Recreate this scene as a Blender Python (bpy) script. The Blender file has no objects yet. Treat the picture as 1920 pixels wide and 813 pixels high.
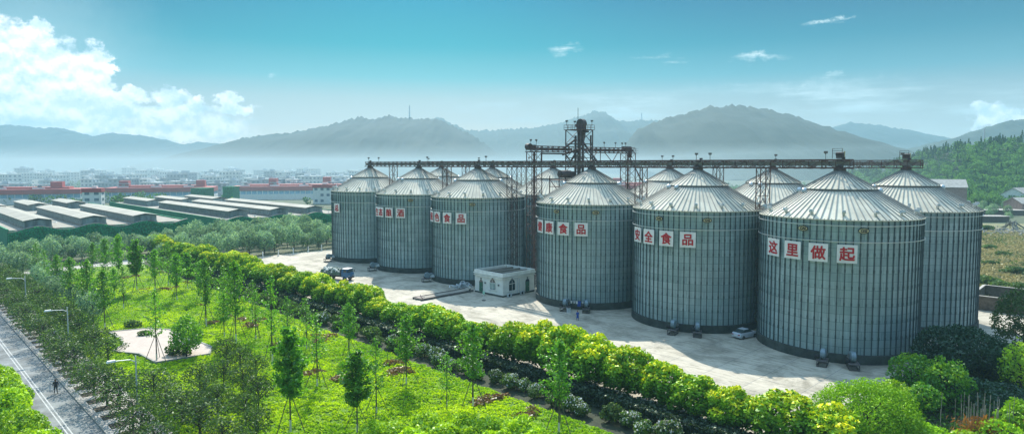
import bpy, bmesh, math, random
import numpy as np
from mathutils import Vector, Matrix, noise as mnoise
from math import radians as rad, sin, cos, pi, atan2, sqrt

C = bpy.context.scene.collection
SC = bpy.context.scene
random.seed(7)
RNG = np.random.default_rng(11)

# ------------------------------------------------------------------ camera, sky, sun, exposure
FPX, PITCH, CY, HC = 1222.5, 0.0628, 384.9, 27.29          # focal length (in 1920-px photo pixels), tilt, optical centre, height
cam = bpy.data.cameras.new('camera'); camo = bpy.data.objects.new('camera', cam); C.objects.link(camo)
camo.location = (0, 0, HC); camo.rotation_euler = (pi/2 - PITCH, 0, 0)
cam.sensor_width = 36; cam.lens = FPX/1920*36; cam.shift_y = -(406.5-CY)/1920
cam.clip_start = 0.5; cam.clip_end = 9000
SC.camera = camo
SC.render.resolution_x, SC.render.resolution_y = 1024, 433
SC.view_settings.view_transform = 'Standard'; SC.view_settings.look = 'None'
SC.view_settings.exposure = 1.06; SC.view_settings.gamma = 1; SC.view_settings.use_curve_mapping = False
SC.cycles.use_denoising = True
SC.cycles.max_bounces = 8; SC.cycles.transparent_max_bounces = 12; SC.cycles.volume_bounces = 1
SC.cycles.sample_clamp_indirect = 6

SUN_AZ, SUN_EL = rad(-8.6), rad(42)                          # azimuth from +Y towards +X
TOSUN = Vector((sin(SUN_AZ)*cos(SUN_EL), cos(SUN_AZ)*cos(SUN_EL), sin(SUN_EL)))
sl = bpy.data.lights.new('sun', 'SUN'); sl.energy = 3.9; sl.angle = rad(0.55); sl.color = (1, 0.94, 0.83)
so = bpy.data.objects.new('sun', sl); C.objects.link(so)
so.rotation_euler = (-TOSUN).to_track_quat('-Z', 'Y').to_euler()
SKY_STRENGTH = 0.071
# sky colour tint at each elevation (degrees); unseen brightness added overhead to fill shadows
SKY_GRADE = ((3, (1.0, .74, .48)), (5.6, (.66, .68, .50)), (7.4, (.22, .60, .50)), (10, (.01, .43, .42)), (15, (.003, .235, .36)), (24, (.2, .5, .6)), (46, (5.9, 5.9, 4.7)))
CLOUD_HI, CLOUD_LO, CLOUD_MID = (12.5, 12.0, 11.9), (4.8, 6.6, 7.6), (5.6, 7.2, 7.5)
HAZE_DENS, HAZE_COL, HAZE_G = 0.00024, (0.42, 0.72, 0.87), 0.0

def pxdir(px, py):
    u, v = (px-960)/FPX, (py-CY)/FPX
    return Vector((u, cos(PITCH)-v*sin(PITCH), -sin(PITCH)-v*cos(PITCH)))
def azel(px, py):
    d = pxdir(px, py).normalized()
    return math.degrees(atan2(d.x, d.y)), math.degrees(math.asin(d.z))

def build_world():
    w = bpy.data.worlds.new('World'); SC.world = w; w.use_nodes = True
    nt = w.node_tree; nt.nodes.clear(); N = nt.nodes.new; L = nt.links.new
    def mth(op, a, b=None, c=None, clamp=False):
        n = N('ShaderNodeMath'); n.operation = op; n.use_clamp = clamp
        for i, v in enumerate((a, b, c)):
            if v is None: continue
            if hasattr(v, 'is_linked'): L(v, n.inputs[i])
            else: n.inputs[i].default_value = v
        return n.outputs[0]
    def mix(f, a, b, mode='MIX'):
        n = N('ShaderNodeMix'); n.data_type = 'RGBA'; n.blend_type = mode
        for s, v in ((n.inputs[0], f), (n.inputs[6], a), (n.inputs[7], b)):
            if hasattr(v, 'is_linked'): L(v, s)
            elif isinstance(v, (int, float)): s.default_value = v
            else: s.default_value = (*v, 1)
        return n.outputs[2]
    tc = N('ShaderNodeTexCoord'); sep = N('ShaderNodeSeparateXYZ'); L(tc.outputs['Generated'], sep.inputs[0])
    X, Y, Z = sep.outputs
    az = mth('MULTIPLY', mth('ARCTAN2', X, Y), 180/pi)
    el = mth('MULTIPLY', mth('ARCSINE', Z), 180/pi)
    # Nishita sky, looked up a little higher than the view so the low sky deepens quickly
    cmb = N('ShaderNodeCombineXYZ'); L(X, cmb.inputs[0]); L(Y, cmb.inputs[1])
    L(mth('ADD', mth('MULTIPLY', Z, 2.2), 0.05), cmb.inputs[2])
    nrm = N('ShaderNodeVectorMath'); nrm.operation = 'NORMALIZE'; L(cmb.outputs[0], nrm.inputs[0])
    sky = N('ShaderNodeTexSky'); sky.sky_type = 'NISHITA'; sky.sun_disc = False
    sky.sun_elevation = SUN_EL; sky.sun_rotation = SUN_AZ; sky.air_density = 1.0; sky.dust_density = 0.6; sky.ozone_density = 1.0
    L(nrm.outputs[0], sky.inputs[0])
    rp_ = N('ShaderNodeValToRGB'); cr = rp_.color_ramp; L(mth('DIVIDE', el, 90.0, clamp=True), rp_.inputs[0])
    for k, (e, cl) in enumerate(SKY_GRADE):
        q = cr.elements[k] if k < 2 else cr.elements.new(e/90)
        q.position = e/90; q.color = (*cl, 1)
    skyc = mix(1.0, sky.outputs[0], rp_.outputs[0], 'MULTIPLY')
    # clouds in azimuth / elevation degrees
    pv = N('ShaderNodeCombineXYZ'); L(az, pv.inputs[0]); L(el, pv.inputs[1])
    pw = N('ShaderNodeVectorMath'); pw.operation = 'ADD'; L(pv.outputs[0], pw.inputs[0])
    def noise(vec, scale, det=6, rough=.6, sx=1, sy=1, off=(0, 0, 0)):
        mp = N('ShaderNodeMapping'); mp.inputs['Scale'].default_value = (sx, sy, 1); mp.inputs['Location'].default_value = off
        L(vec, mp.inputs[0])
        n = N('ShaderNodeTexNoise'); n.inputs['Scale'].default_value = scale; n.inputs['Detail'].default_value = det
        n.inputs['Roughness'].default_value = rough; L(mp.outputs[0], n.inputs['Vector']); return n.outputs[0]
    wn = N('ShaderNodeTexNoise'); wn.inputs['Scale'].default_value = .55; wn.inputs['Detail'].default_value = 7; wn.inputs['Roughness'].default_value = .66; L(pv.outputs[0], wn.inputs['Vector'])
    wo = N('ShaderNodeVectorMath'); wo.operation = 'SUBTRACT'; L(wn.outputs[1], wo.inputs[0]); wo.inputs[1].default_value = (.5, .5, .5)
    wm = N('ShaderNodeVectorMath'); wm.operation = 'MULTIPLY'; L(wo.outputs[0], wm.inputs[0]); wm.inputs[1].default_value = (3.6, 2.6, 0); L(wm.outputs[0], pw.inputs[1])
    def blobs(lst):
        acc = None
        for (px, py, rx, ry) in lst:
            a, e = azel(px, py); a2, _ = azel(px+rx, py); _, e2 = azel(px, py-ry)
            s = N('ShaderNodeVectorMath'); s.operation = 'SUBTRACT'; L(pw.outputs[0], s.inputs[0]); s.inputs[1].default_value = (a, e, 0)
            d = N('ShaderNodeVectorMath'); d.operation = 'DIVIDE'; L(s.outputs[0], d.inputs[0]); d.inputs[1].default_value = (abs(a2-a), abs(e2-e), 1)
            l = N('ShaderNodeVectorMath'); l.operation = 'LENGTH'; L(d.outputs[0], l.inputs[0])
            v = mth('SUBTRACT', 1.0, l.outputs['Value'])
            if acc is None: acc = v
            else:
                n = N('ShaderNodeMath'); n.operation = 'SMOOTH_MAX'; L(acc, n.inputs[0]); L(v, n.inputs[1]); n.inputs[2].default_value = 0.25; acc = n.outputs[0]
        return acc
    def ramp(x, lo, hi):
        n = N('ShaderNodeMapRange'); n.interpolation_type = 'SMOOTHSTEP'; L(x, n.inputs[0])
        n.inputs[1].default_value = lo; n.inputs[2].default_value = hi; return n.outputs[0]
    nb = noise(pv.outputs[0], .32, 8, .6); nb2 = noise(pv.outputs[0], .32, 8, .6, off=(0, .5, 0)); nf = noise(pv.outputs[0], .9, 6, .62, off=(5, 3, 1))
    big = blobs([(10, 150, 150, 110), (60, 110, 70, 75), (120, 140, 90, 75), (170, 130, 50, 50), (70, 62, 34, 32), (190, 120, 36, 34), (60, 200, 200, 60), (-60, 120, 120, 130), (150, 215, 130, 45)])
    small = blobs([(255, 172, 30, 22), (225, 185, 40, 18), (310, 182, 40, 20), (372, 194, 24, 12), (427, 184, 28, 18), (330, 205, 110, 16), (440, 203, 40, 12), (260, 205, 90, 18)])
    low = blobs([(250, 250, 330, 28), (400, 238, 95, 34), (300, 228, 120, 22)])
    right = blobs([(1845, 198, 22, 16), (1868, 212, 36, 24), (1900, 214, 26, 20), (1850, 226, 40, 14)])
    def mask(b, amp, lo, hi):
        return ramp(mth('ADD', b, mth('MULTIPLY', mth('SUBTRACT', nb, .5), amp)), lo, hi)
    mbig, msm, mrt = mask(big, 1.5, .0, .3), mask(small, 1.6, .0, .36), mask(right, 1.3, .0, .4)
    mlow = mth('MULTIPLY', mask(low, .9, .0, .7), .8)
    wisp = noise(pv.outputs[0], .12, 6, .6, 1, 6, (2, 1, 0))
    band = mth('MULTIPLY', ramp(wisp, .42, .72), blobs([(1500, 195, 560, 48), (1800, 215, 420, 60), (1100, 200, 350, 40)]), clamp=True)
    streak = mth('MULTIPLY', ramp(noise(pv.outputs[0], .25, 5, .6, 1, 7, (9, 4, 0)), .4, .65),
                 blobs([(1060, 90, 34, 14), (1545, 45, 50, 6), (1565, 33, 36, 6), (1240, 108, 60, 9), (1420, 110, 70, 9), (1555, 145, 36, 12), (510, 138, 14, 12), (1505, 165, 24, 6)]), clamp=True)
    soft = blobs([(40, 60, 330, 190)])
    lit = ramp(mth('SUBTRACT', nb, nb2), -.10, .12)
    lit = mth('ADD', mth('MULTIPLY', lit, .75), mth('MULTIPLY', ramp(nf, .3, .7), .25))
    cl_hi, cl_lo = CLOUD_HI, CLOUD_LO
    ccol = mix(lit, cl_lo, cl_hi)
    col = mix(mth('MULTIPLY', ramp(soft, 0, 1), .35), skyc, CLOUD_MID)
    col = mix(mth('MULTIPLY', band, 1.3, clamp=True), col, CLOUD_MID)
    col = mix(mth('MULTIPLY', streak, 1.0), col, CLOUD_MID)
    col = mix(mlow, col, mix(ramp(nf, .35, .65), CLOUD_MID, CLOUD_HI))
    col = mix(mbig, col, ccol); col = mix(mth('MULTIPLY', msm, .95), col, ccol); col = mix(mrt, col, ccol)
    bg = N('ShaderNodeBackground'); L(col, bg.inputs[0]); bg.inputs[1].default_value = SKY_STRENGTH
    out = N('ShaderNodeOutputWorld'); L(bg.outputs[0], out.inputs[0])
    w.cycles.sampling_method = 'MANUAL'; w.cycles.sample_map_resolution = 512
build_world()

# ------------------------------------------------------------------ frames of reference
US = Vector((-0.7032, 0.7110, 0)); NT = Vector((0.7110, 0.7032, 0))     # along the silo rows / across them
def st(s, t, z=0): return US*s + NT*t + Vector((0, 0, z))
def to_st(p): return p.x*US.x+p.y*US.y, p.x*NT.x+p.y*NT.y
def gp(px, py, z=0.0):
    d = pxdir(px, py); k = (z-HC)/d.z
    return Vector((d.x*k, d.y*k, z))
def at_y(px, py, Y):
    d = pxdir(px, py); k = Y/d.y
    return Vector((d.x*k, Y, HC+d.z*k))
def project_x(p):
    d = p.y*cos(PITCH)-(p.z-HC)*sin(PITCH); return 960+FPX*p.x/d
ROT_S = atan2(US.y, US.x)                                                  # rotation that turns +X into the row direction

ONES = ['', 'first', 'second', 'third', 'fourth', 'fifth', 'sixth', 'seventh', 'eighth', 'ninth', 'tenth', 'eleventh', 'twelfth', 'thirteenth', 'fourteenth',
        'fifteenth', 'sixteenth', 'seventeenth', 'eighteenth', 'nineteenth']
TENS = ['', '', 'twenty', 'thirty', 'forty', 'fifty', 'sixty', 'seventy', 'eighty', 'ninety']
TENTH = ['', '', 'twentieth', 'thirtieth', 'fortieth', 'fiftieth', 'sixtieth', 'seventieth', 'eightieth', 'ninetieth']
def nth(n):
    if n < 20: return ONES[n]
    if n % 10 == 0: return TENTH[n//10]
    return TENS[n//10] + '-' + ONES[n % 10]

# ------------------------------------------------------------------ builders
def link(o, parent=None):
    C.objects.link(o)
    if parent is not None: o.parent = parent
    return o
def tag(o, label=None, cat=None, group=None, kind=None):
    if label: o['label'] = label
    if cat: o['category'] = cat
    if group: o['group'] = group
    if kind: o['kind'] = kind
    return o
def empty(name, loc=(0, 0, 0), rz=0):
    o = bpy.data.objects.new(name, None); o.location = loc; o.rotation_euler = (0, 0, rz); o.empty_display_size = .2
    return link(o)
def copy_tree(o, parent=None):
    c = o.copy(); C.objects.link(c)
    if parent is not None: c.parent = parent
    for k in ('label', 'group'):
        if parent is None and k in c: del c[k]
    for ch in list(o.children): copy_tree(ch, c)
    return c

class MB:
    def __init__(s): s.v, s.f, s.m = [], [], []
    def add(s, vs, fs, m=0):
        b = len(s.v); s.v += [tuple(v) for v in vs]; s.f += [tuple(i+b for i in f) for f in fs]; s.m += [m]*len(fs)
    def box(s, c, d, rz=0, m=0, taper=1.0):
        cx, cy, cz = c; dx, dy, dz = d[0]/2, d[1]/2, d[2]/2; cr, sr = cos(rz), sin(rz); vs = []
        for k, (z, q) in enumerate(((-dz, 1), (dz, taper))):
            for x, y in ((-dx, -dy), (dx, -dy), (dx, dy), (-dx, dy)):
                vs.append((cx+x*q*cr-y*q*sr, cy+x*q*sr+y*q*cr, cz+z))
        s.add(vs, [(3, 2, 1, 0), (4, 5, 6, 7), (0, 1, 5, 4), (1, 2, 6, 5), (2, 3, 7, 6), (3, 0, 4, 7)], m)
    def bar(s, a, b, w, h=None, m=0):
        a, b = Vector(a), Vector(b); h = h or w; d = (b-a)
        if d.length < 1e-6: return
        d.normalize(); up = Vector((0, 0, 1)) if abs(d.z) < .95 else Vector((1, 0, 0))
        x = d.cross(up).normalized()*w/2; y = x.cross(d).normalized()*h/2
        s.add([a-x-y, a+x-y, a+x+y, a-x+y, b-x-y, b+x-y, b+x+y, b-x+y], [(3, 2, 1, 0), (4, 5, 6, 7), (0, 1, 5, 4), (1, 2, 6, 5), (2, 3, 7, 6), (3, 0, 4, 7)], m)
    def tube(s, a, b, r, r2=None, n=8, m=0, caps=True):
        a, b = Vector(a), Vector(b); r2 = r if r2 is None else r2; d = (b-a).normalized()
        up = Vector((0, 0, 1)) if abs(d.z) < .95 else Vector((1, 0, 0)); x = d.cross(up).normalized(); y = x.cross(d)
        vs = [a+(x*cos(2*pi*i/n)+y*sin(2*pi*i/n))*r for i in range(n)] + [b+(x*cos(2*pi*i/n)+y*sin(2*pi*i/n))*r2 for i in range(n)]
        fs = [(i, (i+1) % n, n+(i+1) % n, n+i) for i in range(n)]
        if caps: fs += [tuple(range(n-1, -1, -1)), tuple(range(n, 2*n))]
        s.add(vs, fs, m)
    def lathe(s, prof, n=48, m=0, c=(0, 0), a0=0, cap=True):
        vs = []
        for r, z in prof:
            vs += [(c[0]+r*cos(a0+2*pi*i/n), c[1]+r*sin(a0+2*pi*i/n), z) for i in range(n)]
        fs = []
        for k in range(len(prof)-1):
            fs += [(k*n+i, k*n+(i+1) % n, (k+1)*n+(i+1) % n, (k+1)*n+i) for i in range(n)]
        if cap: fs += [tuple(range((len(prof)-1)*n, len(prof)*n))]
        s.add(vs, fs, m)
    def poly(s, pts, z0, z1=None, m=0):
        n = len(pts)
        if z1 is None: s.add([(p[0], p[1], z0) for p in pts], [tuple(range(n))], m); return
        vs = [(p[0], p[1], z0) for p in pts]+[(p[0], p[1], z1) for p in pts]
        s.add(vs, [tuple(range(n-1, -1, -1)), tuple(range(n, 2*n))]+[(i, (i+1) % n, n+(i+1) % n, n+i) for i in range(n)], m)
    def build(s, name, mats, parent=None, loc=None, rz=None, smooth=False):
        me = bpy.data.meshes.new(name); me.from_pydata(s.v, [], s.f)
        for mt in (mats if isinstance(mats, (list, tuple)) else [mats]): me.materials.append(mt)
        if any(s.m): me.polygons.foreach_set('material_index', s.m)
        if smooth: me.polygons.foreach_set('use_smooth', [True]*len(s.f))
        me.update(); bm = bmesh.new(); bm.from_mesh(me); bmesh.ops.recalc_face_normals(bm, faces=bm.faces); bm.to_mesh(me); bm.free()
        o = link(bpy.data.objects.new(name, me), parent)
        if loc is not None: o.location = loc
        if rz is not None: o.rotation_euler = (0, 0, rz)
        return o

def np_mesh(name, V, F, mats, mi=None, tone=None):
    me = bpy.data.meshes.new(name); n, k = F.shape
    me.vertices.add(len(V)); me.vertices.foreach_set('co', V.astype(np.float32).ravel())
    me.loops.add(n*k); me.loops.foreach_set('vertex_index', F.astype(np.int32).ravel())
    me.polygons.add(n); me.polygons.foreach_set('loop_start', np.arange(0, n*k, k, dtype=np.int32))
    for m in (mats if isinstance(mats, (list, tuple)) else [mats]): me.materials.append(m)
    if mi is not None: me.polygons.foreach_set('material_index', np.asarray(mi, dtype=np.int32))
    if tone is not None:
        a = me.attributes.new('tone', 'FLOAT', 'FACE'); a.data.foreach_set('value', np.asarray(tone, dtype=np.float32))
    me.update(); me.validate(); return me

def quads(P, Nn, size, aspect=.6, jit=.8, rng=RNG):
    """leaf-shaped quads at points P, facing roughly Nn"""
    n = len(P); nn = Nn + rng.normal(size=(n, 3))*jit; nn /= np.linalg.norm(nn, axis=1)[:, None]+1e-9
    a = rng.normal(size=(n, 3)); t = np.cross(nn, a); t /= np.linalg.norm(t, axis=1)[:, None]+1e-9; b = np.cross(nn, t)
    sz = (size if np.ndim(size) else np.full(n, size))*rng.uniform(.7, 1.3, n); L = t*sz[:, None]*.5; W = b*(sz*aspect)[:, None]*.5
    sag = nn*(sz*.12)[:, None]
    V = np.stack([P-L-sag, P-W+L*.1, P+L-sag, P+W+L*.1], 1).reshape(-1, 3)
    return V, np.arange(4*n).reshape(n, 4)

def lobe_points(lobes, n, rng, shell=.35):
    lb = np.array(lobes); w = (lb[:, 3]*lb[:, 4]+lb[:, 3]*lb[:, 5])**1.0; idx = rng.choice(len(lb), n, p=w/w.sum())
    d = rng.normal(size=(n, 3)); d /= np.linalg.norm(d, axis=1)[:, None]
    r = 1-shell*rng.random(n)**1.5
    P = lb[idx, :3]+d*lb[idx, 3:]*r[:, None]; Nn = d/lb[idx, 3:]; Nn /= np.linalg.norm(Nn, axis=1)[:, None]
    # drop points deep inside another lobe
    keep = np.ones(n, bool)
    for j, q in enumerate(lb):
        e = (((P-q[:3])/q[3:])**2).sum(1); keep &= (e > .45) | (idx == j)
    return P[keep], Nn[keep], idx[keep]

# ------------------------------------------------------------------ materials
def mat(name, col, rough=.8, metal=0.0, var=.15, scale=1.5, col2=None, bump=0.0, detail=4, spec=.4, stretch=(1, 1, 1), lo=.35, hi=.65):
    m = bpy.data.materials.new(name); m.use_nodes = True; nt = m.node_tree; N = nt.nodes.new; L = nt.links.new
    b = nt.nodes['Principled BSDF']; b.inputs['Roughness'].default_value = rough; b.inputs['Metallic'].default_value = metal
    b.inputs['Specular IOR Level'].default_value = spec
    tc = N('ShaderNodeTexCoord'); mp = N('ShaderNodeMapping'); mp.inputs['Scale'].default_value = stretch; L(tc.outputs['Object'], mp.inputs[0])
    n = N('ShaderNodeTexNoise'); n.inputs['Scale'].default_value = scale; n.inputs['Detail'].default_value = detail; n.inputs['Roughness'].default_value = .62; L(mp.outputs[0], n.inputs['Vector'])
    r = N('ShaderNodeValToRGB'); r.color_ramp.elements[0].position = lo; r.color_ramp.elements[1].position = hi
    c2 = col2 or tuple(min(1, c*(1+var)) for c in col); c1 = col if col2 else tuple(c*(1-var) for c in col)
    r.color_ramp.elements[0].color = (*c1, 1); r.color_ramp.elements[1].color = (*c2, 1); L(n.outputs[0], r.inputs[0])
    oi = N('ShaderNodeObjectInfo'); mr = N('ShaderNodeMapRange'); mr.inputs[3].default_value = 1-var*.5; mr.inputs[4].default_value = 1+var*.5; L(oi.outputs['Random'], mr.inputs[0])
    mx = N('ShaderNodeVectorMath'); mx.operation = 'SCALE'; L(r.outputs[0], mx.inputs[0]); L(mr.outputs[0], mx.inputs['Scale'])
    L(mx.outputs[0], b.inputs['Base Color'])
    if bump:
        bp = N('ShaderNodeBump'); bp.inputs['Strength'].default_value = bump; bp.inputs['Distance'].default_value = .1; L(n.outputs[0], bp.inputs['Height']); L(bp.outputs[0], b.inputs['Normal'])
    return m

def leafmat(name, old, fresh, trans=.4, var=.25, gloss=.05, tcol=None, mid=None):
    m = bpy.data.materials.new(name); m.use_nodes = True; nt = m.node_tree; N = nt.nodes.new; L = nt.links.new; nt.nodes.clear()
    at = N('ShaderNodeAttribute'); at.attribute_name = 'tone'; r = N('ShaderNodeValToRGB')
    r.color_ramp.elements[0].color = (*old, 1); r.color_ramp.elements[1].color = (*fresh, 1); L(at.outputs['Fac'], r.inputs[0])
    if mid: q = r.color_ramp.elements.new(.5); q.color = (*mid, 1)
    oi = N('ShaderNodeObjectInfo'); mr = N('ShaderNodeMapRange'); mr.inputs[3].default_value = 1-var; mr.inputs[4].default_value = 1+var; L(oi.outputs['Random'], mr.inputs[0])
    mx = N('ShaderNodeVectorMath'); mx.operation = 'SCALE'; L(r.outputs[0], mx.inputs[0]); L(mr.outputs[0], mx.inputs['Scale'])
    d = N('ShaderNodeBsdfDiffuse'); L(mx.outputs[0], d.inputs[0]); t = N('ShaderNodeBsdfTranslucent')
    tm = N('ShaderNodeVectorMath'); tm.operation = 'MULTIPLY'; L(mx.outputs[0], tm.inputs[0]); tm.inputs[1].default_value = tcol or (1.5, 1.5, .7); L(tm.outputs[0], t.inputs[0])
    s = N('ShaderNodeMixShader'); s.inputs[0].default_value = trans; L(d.outputs[0], s.inputs[1]); L(t.outputs[0], s.inputs[2])
    g = N('ShaderNodeBsdfGlossy'); g.inputs['Roughness'].default_value = .45; g.inputs[0].default_value = (.8, .9, .8, 1); s2 = N('ShaderNodeMixShader'); s2.inputs[0].default_value = gloss
    L(s.outputs[0], s2.inputs[1]); L(g.outputs[0], s2.inputs[2]); o = N('ShaderNodeOutputMaterial'); L(s2.outputs[0], o.inputs[0]); return m

def silo_wall_mat():
    m = bpy.data.materials.new('galvanised_wall'); m.use_nodes = True; nt = m.node_tree; N = nt.nodes.new; L = nt.links.new
    b = nt.nodes['Principled BSDF']; b.inputs['Roughness'].default_value = .5; b.inputs['Metallic'].default_value = .3
    tc = N('ShaderNodeTexCoord'); sp = N('ShaderNodeSeparateXYZ'); L(tc.outputs['Object'], sp.inputs[0])
    a = N('ShaderNodeMath'); a.operation = 'ARCTAN2'; L(sp.outputs[1], a.inputs[0]); L(sp.outputs[0], a.inputs[1])
    k = N('ShaderNodeMath'); k.operation = 'MULTIPLY'; k.inputs[1].default_value = 11.0; L(a.outputs[0], k.inputs[0])
    cb = N('ShaderNodeCombineXYZ'); L(k.outputs[0], cb.inputs[0]); L(sp.outputs[2], cb.inputs[1])
    br = N('ShaderNodeTexBrick'); L(cb.outputs[0], br.inputs[0]); br.offset = .5; br.inputs['Scale'].default_value = 1
    br.inputs['Brick Width'].default_value = 2.727; br.inputs['Row Height'].default_value = 1.13; br.inputs['Mortar Size'].default_value = .018; br.inputs['Bias'].default_value = 0
    br.inputs['Color1'].default_value = (.285, .40, .41, 1); br.inputs['Color2'].default_value = (.375, .49, .50, 1); br.inputs['Mortar'].default_value = (.085, .13, .13, 1)
    oi = N('ShaderNodeObjectInfo'); ad = N('ShaderNodeVectorMath'); ad.operation = 'ADD'; L(tc.outputs['Object'], ad.inputs[0])
    sc = N('ShaderNodeMath'); sc.operation = 'MULTIPLY'; sc.inputs[1].default_value = 90; L(oi.outputs['Random'], sc.inputs[0]); L(sc.outputs[0], ad.inputs[1])
    n = N('ShaderNodeTexNoise'); n.inputs['Scale'].default_value = .35; n.inputs['Detail'].default_value = 8; n.inputs['Roughness'].default_value = .7; L(ad.outputs[0], n.inputs['Vector'])
    mp = N('ShaderNodeMapping'); mp.inputs['Scale'].default_value = (1, 1, .06); L(ad.outputs[0], mp.inputs[0])
    st_ = N('ShaderNodeTexNoise'); st_.inputs['Scale'].default_value = 2.2; st_.inputs['Detail'].default_value = 5; L(mp.outputs[0], st_.inputs['Vector'])
    ml = N('ShaderNodeMath'); ml.operation = 'MULTIPLY'; L(n.outputs[0], ml.inputs[0]); L(st_.outputs[0], ml.inputs[1])
    mr = N('ShaderNodeMapRange'); mr.inputs[1].default_value = .1; mr.inputs[2].default_value = .42; mr.inputs[3].default_value = .72; mr.inputs[4].default_value = 1.22; L(ml.outputs[0], mr.inputs[0])
    mx = N('ShaderNodeVectorMath'); mx.operation = 'SCALE'; L(br.outputs[0], mx.inputs[0]); L(mr.outputs[0], mx.inputs['Scale']); L(mx.outputs[0], b.inputs['Base Color'])
    wv = N('ShaderNodeTexWave'); wv.wave_type = 'BANDS'; wv.bands_direction = 'Z'; wv.inputs['Scale'].default_value = 1.6; L(tc.outputs['Object'], wv.inputs[0])
    bp = N('ShaderNodeBump'); bp.inputs['Strength'].default_value = .18; bp.inputs['Distance'].default_value = .02; L(wv.outputs[1], bp.inputs['Height']); L(bp.outputs[0], b.inputs['Normal'])
    return m

def concrete_mat():
    m = bpy.data.materials.new('yard_concrete'); m.use_nodes = True; nt = m.node_tree; N = nt.nodes.new; L = nt.links.new
    b = nt.nodes['Principled BSDF']; b.inputs['Roughness'].default_value = .85
    tc = N('ShaderNodeTexCoord'); mp = N('ShaderNodeMapping'); mp.inputs['Rotation'].default_value = (0, 0, -ROT_S); L(tc.outputs['Object'], mp.inputs[0])
    br = N('ShaderNodeTexBrick'); L(mp.outputs[0], br.inputs[0]); br.inputs['Brick Width'].default_value = 6; br.inputs['Row Height'].default_value = 5; br.inputs['Mortar Size'].default_value = .07; br.inputs['Scale'].default_value = 1; br.offset = 0
    br.inputs['Color1'].default_value = (.40, .365, .29, 1); br.inputs['Color2'].default_value = (.46, .42, .335, 1); br.inputs['Mortar'].default_value = (.30, .285, .25, 1)
    n = N('ShaderNodeTexNoise'); n.inputs['Scale'].default_value = .16; n.inputs['Detail'].default_value = 9; n.inputs['Roughness'].default_value = .72; n.inputs['Distortion'].default_value = .6; L(mp.outputs[0], n.inputs['Vector'])
    r = N('ShaderNodeValToRGB'); e = r.color_ramp.elements; e[0].position = .38; e[0].color = (.34, .34, .31, 1); e[1].position = .54; e[1].color = (1, 1, 1, 1); L(n.outputs[0], r.inputs[0])
    m2 = N('ShaderNodeMapping'); m2.inputs['Scale'].default_value = (.5, 2.6, 1); L(mp.outputs[0], m2.inputs[0])
    n2 = N('ShaderNodeTexNoise'); n2.inputs['Scale'].default_value = .7; n2.inputs['Detail'].default_value = 8; n2.inputs['Roughness'].default_value = .75; L(m2.outputs[0], n2.inputs['Vector'])
    r2 = N('ShaderNodeValToRGB'); e = r2.color_ramp.elements; e[0].position = .36; e[0].color = (.34, .34, .32, 1); e[1].position = .49; e[1].color = (1, 1, 1, 1); L(n2.outputs[0], r2.inputs[0])
    a = N('ShaderNodeMix'); a.data_type = 'RGBA'; a.blend_type = 'MULTIPLY'; a.inputs[0].default_value = .7; L(br.outputs[0], a.inputs[6]); L(r.outputs[0], a.inputs[7])
    c = N('ShaderNodeMix'); c.data_type = 'RGBA'; c.blend_type = 'MULTIPLY'; c.inputs[0].default_value = .75; L(a.outputs[2], c.inputs[6]); L(r2.outputs[0], c.inputs[7]); L(c.outputs[2], b.inputs['Base Color'])
    return m

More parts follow.
